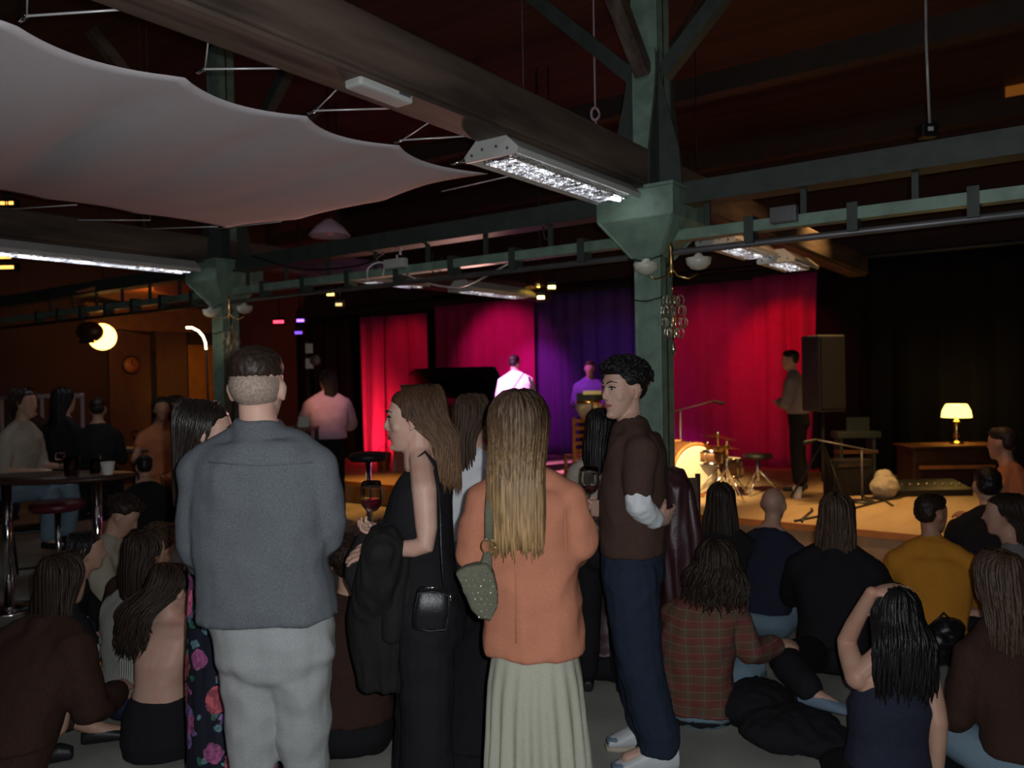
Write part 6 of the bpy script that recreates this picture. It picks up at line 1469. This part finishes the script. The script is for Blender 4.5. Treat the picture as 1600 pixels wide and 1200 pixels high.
heap('tote_bag', 545, 1046, [((0, .05, .10), (.045, .03, .10)), ((.03, .05, .03), (.07, .05, .035))], 'sneaker', 'white cloth bag with small dark mark, standing behind the draped coat', 'bag', 3, amp=.004, add=lambda t: lathe('mark', [(.010, 0), (.014, 0), (.014, .003), (.010, .003)], M['black'], t, c=(-.01, .018, .12), axis=(0, -1, 0), close=False))
heap('patterned_scarf', 733, 1085, [((0, .05, .06), (.07, .07, .07)), ((-.02, .06, .16), (.04, .04, .10)), ((.03, .04, .03), (.08, .07, .035))], 'snake', 'brown and cream patterned scarf on the floor left of the long skirt', 'scarf', 4)
heap('coat', 690, 1092, [((0, .05, .10), (.10, .09, .12)), ((.02, .08, .25), (.07, .07, .15))], 'c_black', 'black coat bundled on the floor beside the patterned scarf', 'coat', 5)
heap('coat', 1103, 1131, [((0, .10, .035), (.20, .20, .04)), ((-.1, .08, .03), (.12, .14, .035))], 'c_black', 'black coat spread on the floor under the plaid shirt person', 'coat', 6, add=None)
heap('handbag', 1150, 1090, [((0, .05, .09), (.09, .07, .10))], 'blackleather', 'dark bag beside the knee of the plaid shirt person', 'bag', 7, add=lambda t: tube('handle', [(-.05, .05, .16), (0, .05, .24), (.05, .05, .16)], .006, M['black'], t))
heap('coat', 1245, 1175, [((0, .1, .07), (.24, .2, .09)), ((-.1, .3, .10), (.2, .2, .11)), ((.1, 0, .06), (.16, .14, .06))], 'c_black', 'large black coat heaped on the floor left of the tank top person', 'coat', 8)
heap('handbag', 1480, 1045, [((0, .05, .12), (.13, .10, .12)), ((.03, .05, .2), (.10, .08, .08))], 'blackleather', 'black bag on the floor right of the glossy dark hair', 'bag', 9, add=lambda t: tube('handle', [(-.07, .03, .24), (0, .03, .31), (.07, .03, .24)], .008, M['black'], t))
heap('coat', 330, 905, [((0, .05, .12), (.2, .2, .14)), ((.1, .05, .2), (.14, .12, .12))], 'c_black', 'dark coat heaped on the floor behind the bare-backed person', 'coat', 10)
p = onZ(1475, 1000, 0) ; t = thing('paper_cup', 'pale paper cup standing behind the black bag, right of dark hair', 'cup', p + V3(0, 0, 0)); lathe('cup_body', [(.034, 0), (.045, .11), (.042, .11), (.032, .006), (0, .006)], M['paper'], t, close=False); lathe('rim', [(.045, .108), (.048, .112), (.045, .116), (.042, .112)], M['paper'], t, close=False)
# low bench with leaflets between coral jacket and jeans
p = onZ(928, 1003, 0); t = thing('low_bench', 'low reddish bench with black top between coral jacket and dark jeans', 'bench', p, YAW - PI / 2 - .25)
box('seat', -.3, .3, 0, .3, .11, .15, M['black'], t, .008); box('front_panel', -.28, .28, .02, .04, 0, .11, M['c_lilac'], t); box('side_panel', -.28, -.26, .02, .28, 0, .11, M['c_lilac'], t); box('side_panel', .26, .28, .02, .28, 0, .11, M['c_lilac'], t)
q = thing('leaflet', 'white leaflet lying on the low bench', 'paper', p + V3(0, 0, .151), YAW - PI / 2); bm = NB(); box_bm(bm, -.09, .03, .1, .24, 0, .006, Matrix.Rotation(.4, 4, 'Z')); obj('page', bm, M['paper'], q, smooth=False); bm = NB(); box_bm(bm, -.07, .05, .12, .24, .007, .011, Matrix.Rotation(.1, 4, 'Z')); obj('page', bm, M['paper'], q, smooth=False)
# leather coat over a tall chair behind the man in brown
p = G(1042, 4.3); t = thing('tall_chair', 'tall dark chair half hidden behind the brown shirt', 'chair', p, YAW - PI / 2); z = W(1042, 735, 4.3).z
for x in (-.12, .12):
    tube('leg', [(x, -.15, 0), (x, -.15, .62)], .014, M['wooddark'], t); tube('leg', [(x, .15, 0), (x, .15, .62)], .014, M['wooddark'], t); tube('back_post', [(x, -.15, .62), (x, -.17, z)], .014, M['wooddark'], t)
box('seat', -.15, .15, -.17, .17, .60, .64, M['wooddark'], t, .008); box('backrest', -.12, .12, -.18, -.16, z - .14, z - .02, M['wooddark'], t)
c = thing('leather_coat', 'maroon leather coat hung over the tall chair behind the brown shirt', 'coat', p, YAW - PI / 2)
bm = NB(); ring_loft(bm, [(V3(0, -.17, z + .02), .04, .05, V3(1, 0, 0), V3(0, 1, 0)), (V3(0, -.18, z - .06), .075, .075, V3(1, 0, 0), V3(0, 1, 0)), (V3(0, -.2, z - .4), .085, .085, V3(1, 0, 0), V3(0, 1, 0)), (V3(.01, -.2, z - .72), .09, .09, V3(1, 0, 0), V3(0, 1, 0))])
organic('cloth', bm, M['c_maroon'], c, .01, 3, folds(.02, 9, 2, True)); tube('sleeve', [V3(.06, -.22, z - .08), V3(.085, -.25, z - .3), V3(.09, -.24, z - .56)], [.03, .04, .035], M['c_maroon'], c, 12, dome=True)

# ------------------------------------------------------------------ pieces of parts hang under their part
SUB = {'stud': 'bag_body', 'zip': 'bag_body', 'trim_piping': 'bag_body', 'buckle': 'strap', 'screw': 'end_plate', 'knob': 'housing', 'lens': 'housing', 'bulb': 'lamp_shade', 'hoop': 'shell', 'lug': 'shell', 'drumhead': 'shell',
       'iris': 'eye', 'eyelid': 'eye', 'lace': 'shoe', 'stripe': 'shoe', 'sole': 'shoe', 'toe_cap': 'shoe', 'footrest_bar': 'footrest', 'seam': 'jacket', 'patch': 'jeans', 'key_slip': 'keyboard', 'glint_end': 'lamp_tube', 'wing_nut': 'disc', 'flange': 'capital', 'clasp': 'handle', 'earring': 'body', 'label_plate': 'case'}
bpy.context.view_layer.update()
def cen(o):
    v = o.data.vertices; n = len(v); st_ = max(1, n // 50); c = Vector(); k = 0
    for i in range(0, n, st_): c += v[i].co; k += 1
    return c / k
for t in [o for o in bpy.data.objects if o.parent is None and o.type == 'EMPTY']:
    ch = [c for c in t.children if c.type == 'MESH']
    for c in ch:
        want = SUB.get(c.name.split('.')[0])
        if not want: continue
        cand = [p for p in ch if p.name.split('.')[0] == want]
        if cand:
            cc = cen(c); best = min(cand, key=lambda p: (cen(p) - cc).length); c.parent = best
